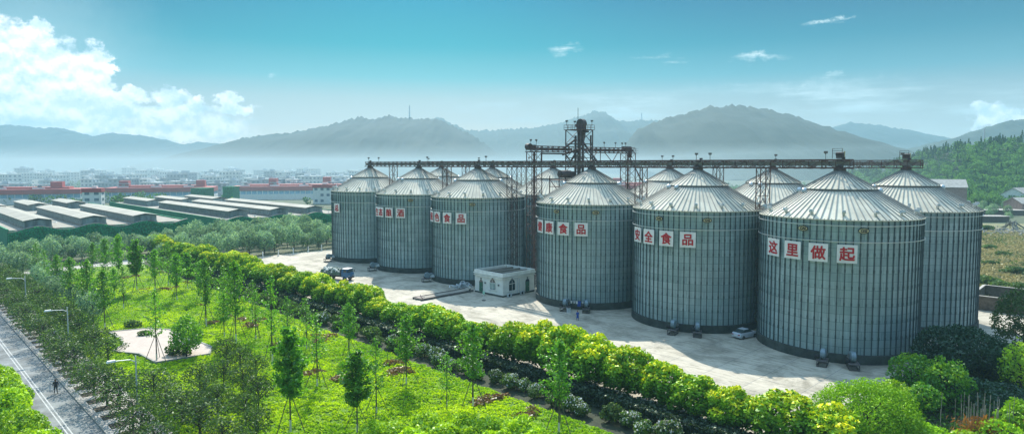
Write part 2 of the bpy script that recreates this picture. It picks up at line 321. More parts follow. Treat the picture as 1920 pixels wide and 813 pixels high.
MT = dict(
    wall=silo_wall_mat(), yard=concrete_mat(),
    stiff=mat('galvanised_stiffener', (.085, .12, .128), .55, .3, .2, .6),  # darker than the wall sheets so the colour carries the stiffeners' shading
    roof=mat('roof_panel', (.62, .58, .46), .8, .0, .14, .35, spec=.08),
    rib=mat('roof_rib', (.27, .27, .25), .6, .05, .1, 1),  # ribs coloured darker than the panels, standing in for their shadows
    bright=mat('galvanised_bright', (.6, .64, .64), .35, .6, .1, 1),
    found=mat('dark_concrete', (.05, .06, .055), .9, 0, .3, .8),
    steel=mat('rusty_brown_steel', (.135, .085, .075), .7, .3, .35, 1.2),
    dsteel=mat('dark_grey_steel', (.105, .09, .088), .7, .2, .3, 1.5),
    grey=mat('grey_conveyor_steel', (.19, .19, .18), .6, .3, .25, 1.5),
    lamp=mat('lamp_grey_paint', (.55, .6, .63), .4, .2, .06),
    fan=mat('fan_blue_grey', (.20, .27, .31), .55, .2, .12),
    black=mat('black_rubber', (.02, .02, .022), .8),
    white=mat('white_paint', (.78, .78, .75), .6, 0, .05, .8),
    cream=mat('cream_plaster', (.78, .78, .72), .85, 0, .1, .7),
    red=mat('red_lettering', (.50, .02, .03), .5, 0, .08),
    darkglass=mat('dark_window_glass', (.03, .05, .055), .12, 0, .2, 1, spec=.8),
    curtain=mat('pale_window_blind', (.36, .46, .42), .4, 0, .12, 2),
    greendoor=mat('green_door_paint', (.03, .13, .08), .5, 0, .1),
    roofdark=mat('dark_roof_felt', (.07, .08, .07), .9, 0, .35, .8),
    yellow=mat('yellow_badge_paint', (.52, .46, .26), .5, 0, .1),
    blue=mat('blue_truck_paint', (.035, .14, .30), .35, 0, .08, spec=.6),
    silver=mat('silver_car_paint', (.62, .66, .72), .3, .3, .04),
    tail=mat('tail_light_red', (.35, .01, .02), .3),
    sack=mat('white_sack_cloth', (.66, .68, .62), .9, 0, .15, 2),
    tarp=mat('green_tarpaulin', (.10, .16, .12), .8, 0, .3, 2),
    skin=mat('skin', (.35, .2, .14), .6), hair=mat('dark_hair', (.02, .015, .012), .6),
    cblue=mat('blue_cloth', (.02, .07, .32), .8), cwhite=mat('white_cloth', (.6, .6, .58), .8), cdark=mat('dark_cloth', (.025, .025, .03), .8), cred=mat('rust_cloth', (.25, .08, .05), .8),
    road=mat('road_concrete', (.21, .225, .22), .9, 0, .35, .45, bump=.1, detail=10),
    mark=mat('road_marking_paint', (.36, .37, .355), .7, 0, .15, 3),
    pave=mat('paving_slab', (.33, .31, .28), .85, 0, .12, 1.2),
    kerb=mat('kerb_stone', (.23, .23, .21), .85, 0, .2, 2),
    soil=mat('dark_soil', (.05, .045, .03), .95, 0, .35, 3, bump=.4),
    plaza=mat('pink_plaza_paving', (.42, .35, .30), .85, 0, .07, 1.2),
    bark=mat('grey_bark', (.10, .085, .065), .9, 0, .3, 3), barkdark=mat('dark_bark', (.035, .03, .025), .9, 0, .3, 3),
    lime=mat('whitewash', (.6, .6, .57), .9, 0, .1, 3), pole=mat('bamboo_brace', (.09, .085, .065), .8, 0, .3, 3),
    ground=mat('valley_ground', (.045, .07, .035), .95, 0, .3, .012, col2=(.10, .11, .06), detail=8),
    lawn=mat('lawn_cover', (.055, .14, .008), .95, 0, .3, .35, col2=(.14, .24, .010), bump=.7, detail=10),
    bed=mat('planting_bed', (.03, .04, .02), .95, 0, .4, 1.2),
    hill=mat('wooded_hill', (.012, .030, .018), .95, 0, .4, .02, col2=(.026, .046, .032), bump=.15, detail=10),
    ivy=None, slateroof=mat('monitor_roof', (.33, .315, .265), .85, 0, .14, .25, stretch=(1, .25, 1)),
    monwall=mat('monitor_glazing', (.10, .15, .155), .5, 0, .5, .9, col2=(.22, .27, .26)),
    gable=mat('weathered_gable', (.22, .27, .26), .85, 0, .35, .6, stretch=(1, 1, .3)),
    flatroof=mat('gravel_roof', (.27, .25, .21), .95, 0, .2, .3),
    redband=mat('red_fascia', (.42, .075, .07), .7, 0, .12, .2), bluewin=mat('blue_glass_band', (.12, .33, .50), .3, 0, .3, .5, col2=(.24, .50, .62), spec=.7),
    townwall=mat('town_wall', (.70, .72, .70), .85, 0, .18, .1), towngrey=mat('town_grey_wall', (.36, .42, .45), .85, 0, .2, .1), townwin=mat('town_window', (.14, .2, .25), .3, 0, .2, .5),
    brick=mat('brick_wall', (.14, .115, .09), .9, 0, .3, 2.0), redbrick=mat('red_brick_wall', (.34, .23, .19), .9, 0, .2, 1.0), tile=mat('grey_tile_roof', (.33, .32, .29), .85, 0, .2, .8),
    rubble=mat('rubble_stone', (.33, .33, .30), .9, 0, .4, 1.5), timber=mat('weathered_timber', (.26, .25, .22), .9, 0, .3, 2),
    dryfield=mat('dry_field_soil', (.24, .21, .12), .95, 0, .35, .15, col2=(.09, .12, .04), detail=8),
)
LF = dict(
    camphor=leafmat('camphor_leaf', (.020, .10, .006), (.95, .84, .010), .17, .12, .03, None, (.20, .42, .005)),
    bright=leafmat('bright_green_leaf', (.06, .22, .006), (.50, .70, .008), .3, .12),
    young=leafmat('young_tree_leaf', (.035, .17, .018), (.20, .44, .022), .45, .2),
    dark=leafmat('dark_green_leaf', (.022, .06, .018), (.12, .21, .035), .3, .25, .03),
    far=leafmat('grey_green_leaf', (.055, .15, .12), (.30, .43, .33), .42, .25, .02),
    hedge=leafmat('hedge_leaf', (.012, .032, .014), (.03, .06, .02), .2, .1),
    blossom=leafmat('white_petal', (.6, .6, .58), (.75, .75, .72), .2, .05, .02, (1, 1, 1)),
    redleaf=leafmat('russet_leaf', (.09, .05, .025), (.24, .13, .05), .3, .2),
    cover=leafmat('ground_cover_leaf', (.18, .37, .003), (.55, .70, .006), .35, .05, .01),
    dry=leafmat('dry_grass_blade', (.27, .25, .11), (.52, .45, .25), .3, .1, .02, (1, 1, .8)),
    ivy=leafmat('ivy_leaf', (.03, .30, .15), (.07, .46, .22), .3, .05, .01),
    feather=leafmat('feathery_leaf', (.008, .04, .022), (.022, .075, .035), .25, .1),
    lime=leafmat('lime_leaf', (.03, .15, .006), (.40, .68, .012), .24, .06, .02),
    undergrowth=leafmat('undergrowth_leaf', (.018, .06, .015), (.07, .17, .02), .25, .05, .01),
    field=leafmat('field_weed_leaf', (.04, .11, .04), (.17, .25, .09), .3, .2, .02),
    forest=leafmat('forest_leaf', (.014, .06, .032), (.16, .34, .085), .3, .05, .01),
)
# ------------------------------------------------------------------ the setting: ground, yard, road, lawn
def sheet(name, pts, z, m, sub=0):
    mb = MB(); mb.poly([(p[0], p[1]) for p in pts], z, None); o = mb.build(name, m); return tag(o, kind='structure')
def strect(s0, s1, t0, t1): return [st(s0, t0), st(s0, t1), st(s1, t1), st(s1, t0)]
sheet('ground', [(-4200, -280), (4200, -280), (4200, 4450), (-4200, 4450)], 0, MT['ground'])
sheet('yard', strect(-25, 189, 60.6, 152), .008, MT['yard'])
sheet('planting_bed', strect(-10, 202, 52.7, 60.6), .008, MT['bed'])
# road on the left with kerb, pavement and tree pits
sheet('road', strect(-20, 330, 11.2, 16.1), .008, MT['road'])
mb = MB()
for t0 in (13.3, 13.65):
    mb.poly(strect(-20, 330, t0, t0+.13), .014, None)
tag(mb.build('road_markings', MT['mark']), kind='structure')
mb = MB(); mb.poly(strect(-20, 198, 16.1, 16.4), 0, .14); mb.poly(strect(-20, 330, 10.9, 11.2), 0, .14); tag(mb.build('kerb', MT['kerb']), kind='structure')
mb = MB(); mb.poly(strect(-20, 198, 16.4, 21.0), 0, .11); tag(mb.build('pavement', MT['pave']), kind='structure')
mb = MB()
for k in range(60):
    s0 = -14+k*3.2
    mb.poly(strect(s0, s0+1.7, 16.8, 19.3), .115, None)
tag(mb.build('tree_pit_soil', MT['soil']), kind='structure')
sheet('cross_path', [gp(45, 520), gp(270, 492), gp(270, 484), gp(45, 510)], .01, MT['pave'])
# lawn: uneven cover
def lawn():
    ns, ntt = 300, 60; V = []; F = []
    for i in range(ns+1):
        for j in range(ntt+1):
            s, t = -15+i*(214/ns), 21.0+j*(31.7/ntt); p = st(s, t)
            e = min(1, min(t-21.0, 52.7-t)/1.2); h = .06+.34*max(0, mnoise.fractal(Vector((p.x*.22, p.y*.22, 3)), 1, 2, 4)+.35)*max(0, e)
            V.append((p.x, p.y, h))
    for i in range(ns):
        for j in range(ntt): a = i*(ntt+1)+j; F.append((a, a+1, a+ntt+2, a+ntt+1))
    me = bpy.data.meshes.new('lawn'); me.from_pydata(V, [], F); me.materials.append(MT['lawn']); me.polygons.foreach_set('use_smooth', [True]*len(F)); me.update()
    tag(link(bpy.data.objects.new('lawn', me)), kind='structure')
lawn()
PLAZA = [gp(x, y) for x, y in ((205, 626), (282, 619), (318, 622), (360, 640), (398, 655), (392, 668), (345, 676), (292, 684), (262, 668), (212, 663), (232, 650), (226, 640))]
mb = MB(); mb.poly([(p.x, p.y) for p in PLAZA], 0.0, .42); tag(mb.build('plaza', MT['plaza']), kind='structure')
mb = MB()
for a, b in zip(PLAZA, PLAZA[1:]+PLAZA[:1]): mb.bar(a+Vector((0, 0, .25)), b+Vector((0, 0, .25)), .25, .5)
tag(mb.build('plaza_kerb', MT['kerb']), kind='structure')
def inpoly(p, poly):
    c = False; n = len(poly)
    for i in range(n):
        a, b = poly[i], poly[i-1]
        if (a.y > p.y) != (b.y > p.y) and p.x < (b.x-a.x)*(p.y-a.y)/(b.y-a.y)+a.x: c = not c
    return c

# ------------------------------------------------------------------ mountains
def ridge(name, prof, D, front, back, rough=.05, step=4.0, seed=0, spike=3.5):
    D, front, back, step, spike = D*2, front*2, back*2, step*1.6, spike*2.6                # the ranges stand 2 to 4 km away
    pts = [at_y(px, py, D) for px, py in prof]; xs = [p.x for p in pts]; zs = [p.z for p in pts]
    n = int((xs[-1]-xs[0])/step); rows = 26; V = []; F = []; rr = random.Random(seed)
    for j in range(rows+1):
        v = j/rows*1.35
        for i in range(n+1):
            x = xs[0]+(xs[-1]-xs[0])*i/n; z = float(np.interp(x, xs, zs)); edge = 1
            if v <= 1: y = D-front*(1-v); h = z*(v**1.25*(1.6-.6*v))
            else: y = D+back*(v-1)/.35; h = z*(1-((v-1)/.35)**1.5)
            g = mnoise.fractal(Vector((x*.004+seed*7, y*.004, 0)), .9, 2.1, 6); w = 4*max(0, v*(1-v)) if v < 1 else 0; g = g*.7+.3*mnoise.noise(Vector((x*.01, y*.003, seed)))
            h += z*rough*2.2*g*w + mnoise.fractal(Vector((x*.03+seed*3, y*.03, 4)), .8, 2, 3)*z*.03
            h += rr.random()**2*spike*(1 if .9 < v < 1.1 else .15)
            V.append((x+rr.uniform(-.1, .1)*step, y+g*24*w, max(-2, h if v < 1.3 else -2)))
    for j in range(rows):
        for i in range(n): a = j*(n+1)+i; F.append((a, a+1, a+n+2, a+n+1))
    me = bpy.data.meshes.new(name); me.from_pydata(V, [], F); me.materials.append(MT['hill']); me.polygons.foreach_set('use_smooth', [True]*len(F)); me.update()
    return tag(link(bpy.data.objects.new(name, me)), kind='structure')
ridge('mountain_ridge', [(-140, 262), (-60, 240), (30, 236), (70, 241), (110, 240), (165, 260), (215, 251), (260, 254), (290, 260), (340, 274), (375, 268), (420, 271), (480, 285), (560, 306)], 1750, 500, 400, seed=1)
ridge('mountain_ridge', [(360, 307), (400, 290), (440, 268), (480, 257), (540, 253), (600, 240), (650, 228), (680, 222), (700, 226), (730, 219), (770, 224), (800, 224), (825, 226), (850, 238), (880, 252), (905, 268), (935, 290), (965, 307)], 1120, 380, 300, seed=2, step=3)
ridge('mountain_ridge', [(740, 290), (800, 226), (822, 220), (850, 234), (880, 246), (940, 245), (1000, 240), (1060, 228), (1110, 211), (1130, 210), (1155, 228), (1180, 228), (1200, 226), (1230, 229), (1290, 240), (1400, 300)], 1650, 600, 400, seed=3)
ridge('mountain_ridge', [(1160, 307), (1180, 285), (1205, 240), (1240, 228), (1280, 215), (1330, 202), (1380, 202), (1420, 206), (1460, 214), (1495, 222), (1520, 240), (1540, 243), (1570, 262), (1590, 272), (1605, 288), (1650, 307)], 880, 330, 300, seed=4, step=3)
ridge('mountain_ridge', [(1440, 307), (1500, 262), (1550, 245), (1590, 231), (1640, 235), (1700, 246), (1740, 261), (1770, 272), (1840, 290), (1900, 307)], 1700, 500, 400, seed=5)
ridge('mountain_ridge', [(1690, 300), (1740, 276), (1800, 262), (1850, 245), (1900, 230), (1960, 220), (2060, 218), (2200, 240)], 880, 240, 200, seed=6, step=3)
# wooded hill on the right
HILLP = [(1600, 325), (1660, 311), (1690, 302), (1740, 284), (1800, 270), (1850, 264), (1920, 256), (2060, 246), (2300, 250)]
HP = [at_y(px, py+9, 610) for px, py in HILLP]
def hill_z(x, y):
    zc = float(np.interp(x, [p.x for p in HP], [p.z for p in HP])); zc = max(zc, 0)
    if x < HP[0].x: zc *= max(0, 1-(HP[0].x-x)/40)
    v = (y-415)/(610-415)
    if v <= 0: return 0
    return zc*min(1, v)**1.1 if v <= 1 else zc*max(0, 1-(v-1)*1.2)
def hill():
    V = []; F = []; nx, ny = 60, 40
    for j in range(ny+1):
        for i in range(nx+1):
            x, y = 270+i*9, 405+j*8; V.append((x, y, hill_z(x, y)-.3))
    for j in range(ny):
        for i in range(nx): a = j*(nx+1)+i; F.append((a, a+1, a+nx+2, a+nx+1))
    me = bpy.data.meshes.new('hill'); me.from_pydata(V, [], F); me.materials.append(MT['hill']); me.update(); tag(link(bpy.data.objects.new('hill', me)), kind='structure')
hill()
def forest():
    rng = np.random.default_rng(5); Vs, Fs, Ts = [], [], []; base = 0; n = 0
    while n < 1900:
        y = rng.uniform(405, 640); x = rng.uniform(.50*y-10, .86*y+10); z = hill_z(x, y)
        if z < .4 and y > 440: continue
        n += 1; con = rng.random() < (.5 if y > 588 else .07); h = rng.uniform(7, 11) if con else rng.uniform(5, 9); r = h*(.22 if con else .45)
        if con:
            k = 130; q = rng.random(k)**.7; d = rng.uniform(0, 2*pi, k); rr = r*(1-q)*rng.uniform(.6, 1, k)
            P = np.stack([rr*np.cos(d), rr*np.sin(d), h*(.12+.88*q)], 1); Nn = np.stack([np.cos(d), np.sin(d), .5+0*d], 1); tone = rng.uniform(0, .25)+rng.uniform(0, .15, k); sz = .9
        else:
            lob = [(rng.uniform(-.5, .5)*r, rng.uniform(-.5, .5)*r, h*rng.uniform(.45, .8), r*.62, r*.62, r*.55) for _ in range(5)]
            P, Nn, _ = lobe_points(lob, 190, rng); k = len(P); tone = rng.uniform(.15, .85)+rng.uniform(-.15, .25, k); sz = 1.05
        V, F = quads(P+np.array([x, y, z]), Nn, sz, .75, .7, rng); Vs.append(V); Fs.append(F+base); Ts.append(np.clip(tone, 0, 1)); base += len(V)
    o = link(bpy.data.objects.new('hillside_forest', np_mesh('hillside_forest', np.concatenate(Vs), np.concatenate(Fs), LF['forest'], None, np.concatenate(Ts))))
    tag(o, 'dense mixed forest covering the hillside at the right', 'forest', kind='stuff')
forest()
# radio masts on the crests
for px, py0, py1, Y, lab in ((768, 198, 226, 2244, 'thin radio mast on the crest of the middle mountain'), (1203, 212, 230, 3290, 'tiny lattice mast on the saddle of the pale mountain'),
                             (1845, 240, 268, 640, 'slim pole mast above the forested hill crest'), (1526, 236, 256, 1770, 'small pylon on the shoulder of the broad mountain')):
    b, t = at_y(px, py1, Y), at_y(px, py0, Y); h = t.z-b.z+4; mb = MB(); w = Y*.0011
    for k in range(4): mb.bar((cos(k*pi/2+.7)*w, sin(k*pi/2+.7)*w, 0), (cos(k*pi/2+.7)*w*.3, sin(k*pi/2+.7)*w*.3, h), w*.45)
    for k in range(1, 7): mb.box((0, 0, h*k/7), (w*(1.7-k*.17), w*(1.7-k*.17), w*.3))
    tag(mb.build('radio_mast', MT['lamp'], loc=(b.x, b.y, b.z-4)), lab, 'radio mast')
def air(name, c, d, dens, col, lab):
    mb = MB(); mb.box(c, d); o = mb.build(name, [])
    m = bpy.data.materials.new(name+'_air'); m.use_nodes = True; nt = m.node_tree; nt.nodes.clear()
    v = nt.nodes.new('ShaderNodeVolumePrincipled'); v.inputs['Color'].default_value = (*col, 1); v.inputs['Density'].default_value = dens; v.inputs['Anisotropy'].default_value = HAZE_G
    o_ = nt.nodes.new('ShaderNodeOutputMaterial'); nt.links.new(v.outputs[0], o_.inputs['Volume']); o.data.materials.clear(); o.data.materials.append(m)
    tag(o, lab, 'haze', kind='stuff')
air('haze', (0, 2100, 160), (8600, 4800, 322), HAZE_DENS, HAZE_COL, 'pale blue haze hanging over the whole valley')
air('valley_mist', (-900, 1045, 20), (2360, 1290, 41.6), .00095, (.64, .80, .86), 'low white mist lying over the far town at the mountain foot')
# ------------------------------------------------------------------ silos
R, ZE, ZA, ZB = 11.0, 19.86, 26.5, 1.29
FRONT = [(49.449, 98.537), (32.808, 115.113), (16.155, 132.199), (-8.170, 156.665), (-24.767, 173.313), (-41.308, 190.293)]
BACK = [(68.685, 113.836), (52.203, 130.478), (35.586, 147.269), (10.810, 172.001), (-5.711, 188.728), (-22.166, 205.479)]
NR = 76
def text_mesh(body, size, ext=.02, off=0.0):
    cu = bpy.data.curves.new('lettering', 'FONT'); cu.body = body; cu.size = size; cu.align_x = 'CENTER'; cu.align_y = 'CENTER'; cu.extrude = ext; cu.offset = off; cu.resolution_u = 3
    o = bpy.data.objects.new('lettering', cu); C.objects.link(o); bpy.context.view_layer.update()
    me = bpy.data.meshes.new_from_object(o.evaluated_get(bpy.context.evaluated_depsgraph_get())); bpy.data.objects.remove(o)
    xs = [v.co for v in me.vertices]
    if xs:
        cx = (min(v.x for v in xs)+max(v.x for v in xs))/2; cy = (min(v.y for v in xs)+max(v.y for v in xs))/2
        me.transform(Matrix.Translation((-cx, -cy, 0)))
    return me
def silo_parts(root):
    # wall with vertical stiffeners
    mb = MB(); mb.lathe([(R, ZB), (R, ZE)], 152, 0, cap=False)
    for k in range(NR):
        a = 2*pi*(k+.5)/NR; mb.box(((R+.05)*cos(a), (R+.05)*sin(a), (ZB+ZE)/2), (.17, .115, ZE-ZB-.05), a, 1)
        for z in (3.6, 5.9, 8.2, 10.5, 12.8, 15.1, 17.4): mb.box(((R+.075)*cos(a), (R+.075)*sin(a), z), (.19, .175, .42), a, 1)
    mb.build('wall', [MT['wall'], MT['stiff']], root)
    mb = MB(); mb.lathe([(R+.28, 0), (R+.28, ZB-.02), (R-.2, ZB-.02)], 96); mb.build('foundation', MT['found'], root)
    for z in (18.95, 16.75):
        mb = MB(); n = 96; r0 = R+.24
        for i in range(n): mb.bar((r0*cos(2*pi*i/n), r0*sin(2*pi*i/n), z), (r0*cos(2*pi*(i+1)/n), r0*sin(2*pi*(i+1)/n), z), .09, .11)
        mb.build('wind_ring', MT['bright'], root)
    sl_ = (ZA-ZE)/R; rm = 5.05; zt = lambda r: ZE+(R-r)*sl_
    mb = MB(); mb.lathe([(R+.18, zt(R+.18)), (rm-.1, zt(rm-.1))], NR*2, 0, cap=False)
    for k in range(NR):
        a = 2*pi*k/NR; c_, s_ = cos(a), sin(a)
        mb.bar(((R+.2)*c_, (R+.2)*s_, zt(R+.2)+.05), ((rm)*c_, (rm)*s_, zt(rm)+.05), .09, .13, 1)
    for i in range(NR*2):
        a, b = 2*pi*i/(NR*2), 2*pi*(i+1)/(NR*2)
        mb.bar(((R+.2)*cos(a), (R+.2)*sin(a), zt(R+.2)-.05), ((R+.2)*cos(b), (R+.2)*sin(b), zt(R+.2)-.05), .05, .14, 0)
    lower = mb.build('roof', [MT['roof'], MT['rib']], root)
    mb = MB(); n = NR//2; mb.lathe([(rm+.12, zt(rm)+.17), (rm+.12, zt(rm)+.27), (.75, zt(.75)+.18)], NR, 0, cap=False)
    for k in range(n):
        a = 2*pi*k/n; c_, s_ = cos(a), sin(a)
        mb.bar(((rm+.1)*c_, (rm+.1)*s_, zt(rm)+.32), (.8*c_, .8*s_, zt(.8)+.24), .09, .14, 1)
    mb.build('upper_roof', [MT['roof'], MT['rib']], root)
    mb = MB()
    for i in range(NR): a, b = 2*pi*i/NR, 2*pi*(i+1)/NR; mb.bar(((rm+.13)*cos(a), (rm+.13)*sin(a), zt(rm)+.2), ((rm+.13)*cos(b), (rm+.13)*sin(b), zt(rm)+.2), .07, .13)
    mb.build('roof_ring', MT['rib'], root)
    mb = MB(); mb.lathe([(.85, zt(.8)+.1), (.85, ZA+.12), (.5, ZA+.32), (.45, ZA+.75)], 24); mb.build('roof_cap', MT['dsteel'], root)
    vm = None
    for k in range(16):
        a = 2*pi*(k+.35)/16; r = R-.75; c_, s_ = cos(a), sin(a)
        mb = MB(); mb.tube((0, 0, -.1), (0, 0, .42), .2, n=10); mb.box((.18, 0, .5), (.62, .5, .34), 0, 0, .8); mb.box((.45, 0, .34), (.12, .5, .2))
        if vm is None: o = mb.build('roof_vent', MT['bright'], root); vm = o.data
        else: o = link(bpy.data.objects.new('roof_vent', vm), root)
        o.location = (r*c_, r*s_, zt(r)+.05); o.rotation_euler = (0, 0, a)
    mb = MB(); mb.lathe([(.42, 0), (.42, .25), (.34, .5), (.16, .66)], 14); dm = mb.build('dome_ventilator', MT['bright'], root, smooth=True)
    for i, a in enumerate((rad(-8), rad(172), rad(-30), rad(150))):
        o = dm if i == 0 else link(bpy.data.objects.new('dome_ventilator', dm.data), root)
        o.location = ((rm+.5)*cos(a), (rm+.5)*sin(a), zt(rm+.5))
def find_phi(cx, cy, px, z=15.2, r=R+.38):
    best = None
    for i in range(720):
        a = 2*pi*i/720; p = Vector((cx+r*cos(a), cy+r*sin(a), z))
        if cos(a)*(0-cx)+sin(a)*(0-cy) < r*.97: continue            # the visible side only
        e = abs(project_x(p)-px)
        if best is None or e < best[0]: best = (e, a)
    return best[1]
TURN = [3, 9, 1, 5, 12, 7, 2, 11, 4, 8, 10, 6]
def board(root, a, ch, z=15.17, S=2.5):
    mb = MB(); mb.box((0, 0, 0), (.09, S, S)); 
    for q in (-1, 1): mb.box((-.14, q*.8, 0), (.2, .1, S*.9), m=1)
    b = mb.build('sign_board', [MT['white'], MT['stiff']], root, (( R+.40)*cos(a-root.rotation_euler.z), (R+.40)*sin(a-root.rotation_euler.z), z), a-root.rotation_euler.z)
    tm = text_mesh(ch, 1.95, .012); me = bpy.data.meshes.new('character'); bm = bmesh.new()
    for k, (dx, dy) in enumerate(((0, 0), (.05, 0), (-.05, 0), (0, .05), (0, -.05), (.04, .04), (-.04, -.04), (.04, -.04), (-.04, .04))):
        tm.transform(Matrix.Translation((dx, dy, k*.004))); bm.from_mesh(tm); tm.transform(Matrix.Translation((-dx, -dy, -k*.004)))
    bm.to_mesh(me); bm.free(); me.materials.append(MT['red'])
    t = link(bpy.data.objects.new('character', me), b); t.location = (.065, 0, 0); t.rotation_euler = (pi/2, 0, pi/2)
BADGE = None
def badge(root, a, z=18.35):
    global BADGE
    if BADGE is None:
        mb = MB(); n = 28; mb.add([(0, .72*cos(2*pi*i/n), .40*sin(2*pi*i/n)) for i in range(n)]+[(.05, .72*cos(2*pi*i/n), .40*sin(2*pi*i/n)) for i in range(n)], [tuple(range(n-1, -1, -1)), tuple(range(n, 2*n))]+[(i, (i+1) % n, n+(i+1) % n, n+i) for i in range(n)], 0)
        mb.add([(.055, .62*cos(2*pi*i/n), .32*sin(2*pi*i/n)) for i in range(n)]+[(.07, .62*cos(2*pi*i/n), .32*sin(2*pi*i/n)) for i in range(n)], [tuple(range(n-1, -1, -1)), tuple(range(n, 2*n))]+[(i, (i+1) % n, n+(i+1) % n, n+i) for i in range(n)], 1)
        tm = text_mesh('GSI', .58, .01, .02); tm.materials.append(MT['black']); BADGE = (mb, tm)
    b = BADGE[0].build('badge', [MT['black'], MT['yellow']], root, ((R+.26)*cos(a-root.rotation_euler.z), (R+.26)*sin(a-root.rotation_euler.z), z), a-root.rotation_euler.z)
    t = link(bpy.data.objects.new('lettering', BADGE[1]), b); t.location = (.09, 0, 0); t.rotation_euler = (pi/2, 0, pi/2)
proto = empty('grain_silo', (*FRONT[0], 0)); silo_parts(proto)
SILOS = [proto]+[copy_tree(proto) for _ in range(11)]
SLAB = ['nearest steel grain silo, four red characters on boards, two fans at its foot',
        'second front-row silo from the near end, silver car at its right foot',
        'third silo of the front row, right beside the small white flat-roofed building',
        'front-row silo standing just left of the small white building behind the weighbridge strip',
        'fifth silo of the front row, four white boards, nearest the blue truck cab',
        'far left end silo of the front row with a single white board at its edge',
        'big silo at the right end, second row, no lettering, rising over the dark feathery tree',
        'second-row silo peeping between the two nearest front silos, only its ribbed roof showing',
        'second-row silo showing its roof between the second and third front silos',
        'second-row silo left of the elevator tower, lattice legs crossing its roof',
        'second-row silo tucked behind the fourth front silo, roof peak just right of it',
        'farthest second-row silo, small roof between fifth and fourth front silos']
TXT = {0: ([1450.6, 1486, 1534, 1588], '这里做起'), 1: ([1196, 1217, 1249, 1289.5], '安全食品'), 2: ([1013.3, 1029.7, 1056.5, 1089.5], '健康食品'),
       3: ([810, 820, 838.7, 864.3], '绿色食品'), 4: ([707.6, 714.5, 729.7, 751], '生态酿酒'), 5: ([631.8], '总')}
BDG = {0: [1505, 1619], 1: [1236, 1326], 2: [1043, 1117], 3: [886], 4: [770]}
for i, (o, c) in enumerate(zip(SILOS, FRONT+BACK)):
    o.name = 'grain_silo'; o.location = (*c, 0); o.rotation_euler = (0, 0, (TURN[i]*2*pi/NR))
    tag(o, SLAB[i], 'silo', 'corrugated steel grain silos in two rows')
    for px, ch in zip(*TXT.get(i, ([], ''))): board(o, find_phi(*c, px), ch)
    for px in BDG.get(i, []): badge(o, find_phi(*c, px, 18.3, R+.26))

# ------------------------------------------------------------------ conveyors over the silos
def truss(mb, a, b, w=1.5, z0=-.55, z1=.75, step=2.0, mm=0):
    a, b = Vector(a), Vector(b); d = b-a; L = d.length; d.normalize(); n = Vector((-d.y, d.x, 0)).normalized()*w/2; k = max(1, round(L/step))
    for s in (-1, 1):
        for z in (z0, z1): mb.bar(a+n*s+Vector((0, 0, z)), b+n*s+Vector((0, 0, z)), .13, .14, mm)
        mb.bar(a+n*s*1.5+Vector((0, 0, z0-.02)), b+n*s*1.5+Vector((0, 0, z0-.02)), .06, .08, mm)
        for i in range(k+1):
            p = a+d*(L*i/k); mb.bar(p+n*s+Vector((0, 0, z0)), p+n*s+Vector((0, 0, z1)), .09, None, mm)
            if i < k:
                q = a+d*(L*(i+1)/k); za, zb = (z0, z1) if i % 2 else (z1, z0); mb.bar(p+n*s+Vector((0, 0, za)), q+n*s+Vector((0, 0, zb)), .08, None, mm)
    for i in range(k+1):
        p = a+d*(L*i/k); mb.bar(p-n*1.5+Vector((0, 0, z0-.06)), p+n*1.5+Vector((0, 0, z0-.06)), .1, .1, mm); mb.bar(p-n+Vector((0, 0, z1)), p+n+Vector((0, 0, z1)), .07, None, mm)
def flood(parent, p, d):
    mb = MB(); mb.bar((0, 0, 0), (0, 0, 1.0), .07); mb.box((0, 0, 1.12), (.55, .22, .34), d); mb.box((.02, 0, .9), (.16, .16, .16), d)
    o = mb.build('floodlight', MT['grey'], parent, p); return o
def conveyor(A, B, lab, silos, floods):
    A, B = Vector((*A, 27.25)), Vector((*B, 27.25)); d = (B-A).normalized(); L = (B-A).length; root = empty('conveyor_bridge', A, atan2(d.y, d.x))
    tag(root, lab, 'conveyor', 'truss conveyor bridges along the silo tops')
    mb = MB(); truss(mb, (0, 0, 0), (L, 0, 0)); mb.build('truss_frame', MT['steel'], root)
    mb = MB(); mb.box((L/2, .15, .12), (L, .62, .62)); mb.box((L/2, .15, .46), (L, .72, .06), m=1); k = int(L/3)
    for i in range(k+1): mb.box((i*L/k, .15, .12), (.1, .74, .74), m=1)
    mb.build('conveyor_trough', [MT['grey'], MT['dsteel']], root)
    mb = MB(); mb.box((L/2, -.85, -.5), (L, .6, .05)); k = int(L/2)
    for i in range(k+1): mb.bar((i*L/k, -1.12, -.5), (i*L/k, -1.12, .6), .05)
    for z in (.05, .6): mb.bar((0, -1.12, z), (L, -1.12, z), .05)
    mb.build('walkway', MT['steel'], root)
    for c in silos:
        x = (Vector((*c, 27.25))-A).dot(d); mb = MB()
        mb.box((x, .15, -.45), (.9, .8, .5)); mb.lathe([(.62, -.5), (.3, -1.0)], 10, c=(x, .1)); mb.tube((x-.35, .1, .5), (x+.35, .1, .5), .38, n=12); mb.bar((x-.6, .4, .4), (x-.6, .4, 1.15), .1); mb.box((x-.6, .3, 1.0), (.35, .5, .3))
        mb.build('discharge_gate', MT['dsteel'], root)
    for c in floods: flood(root, (c/152*L, .7, .75), .5)
    return root
def along(P, Q, k): return (P[0]+(Q[0]-P[0])*k, P[1]+(Q[1]-P[1])*k)
e0, e1 = along(FRONT[1], FRONT[0], 1.07), along(FRONT[4], FRONT[5], 1.06)
conveyor(e0, e1, 'long rusty truss conveyor running along the tops of the front silo row', FRONT, (4, 26, 29, 60, 92, 118, 144, 150))
e0, e1 = along(BACK[1], BACK[0], 1.10), along(BACK[4], BACK[5], 1.4)
conveyor(e0, e1, 'long rusty truss conveyor running along the tops of the rear silo row', BACK, (3, 27, 52, 55, 76, 100, 122, 148))
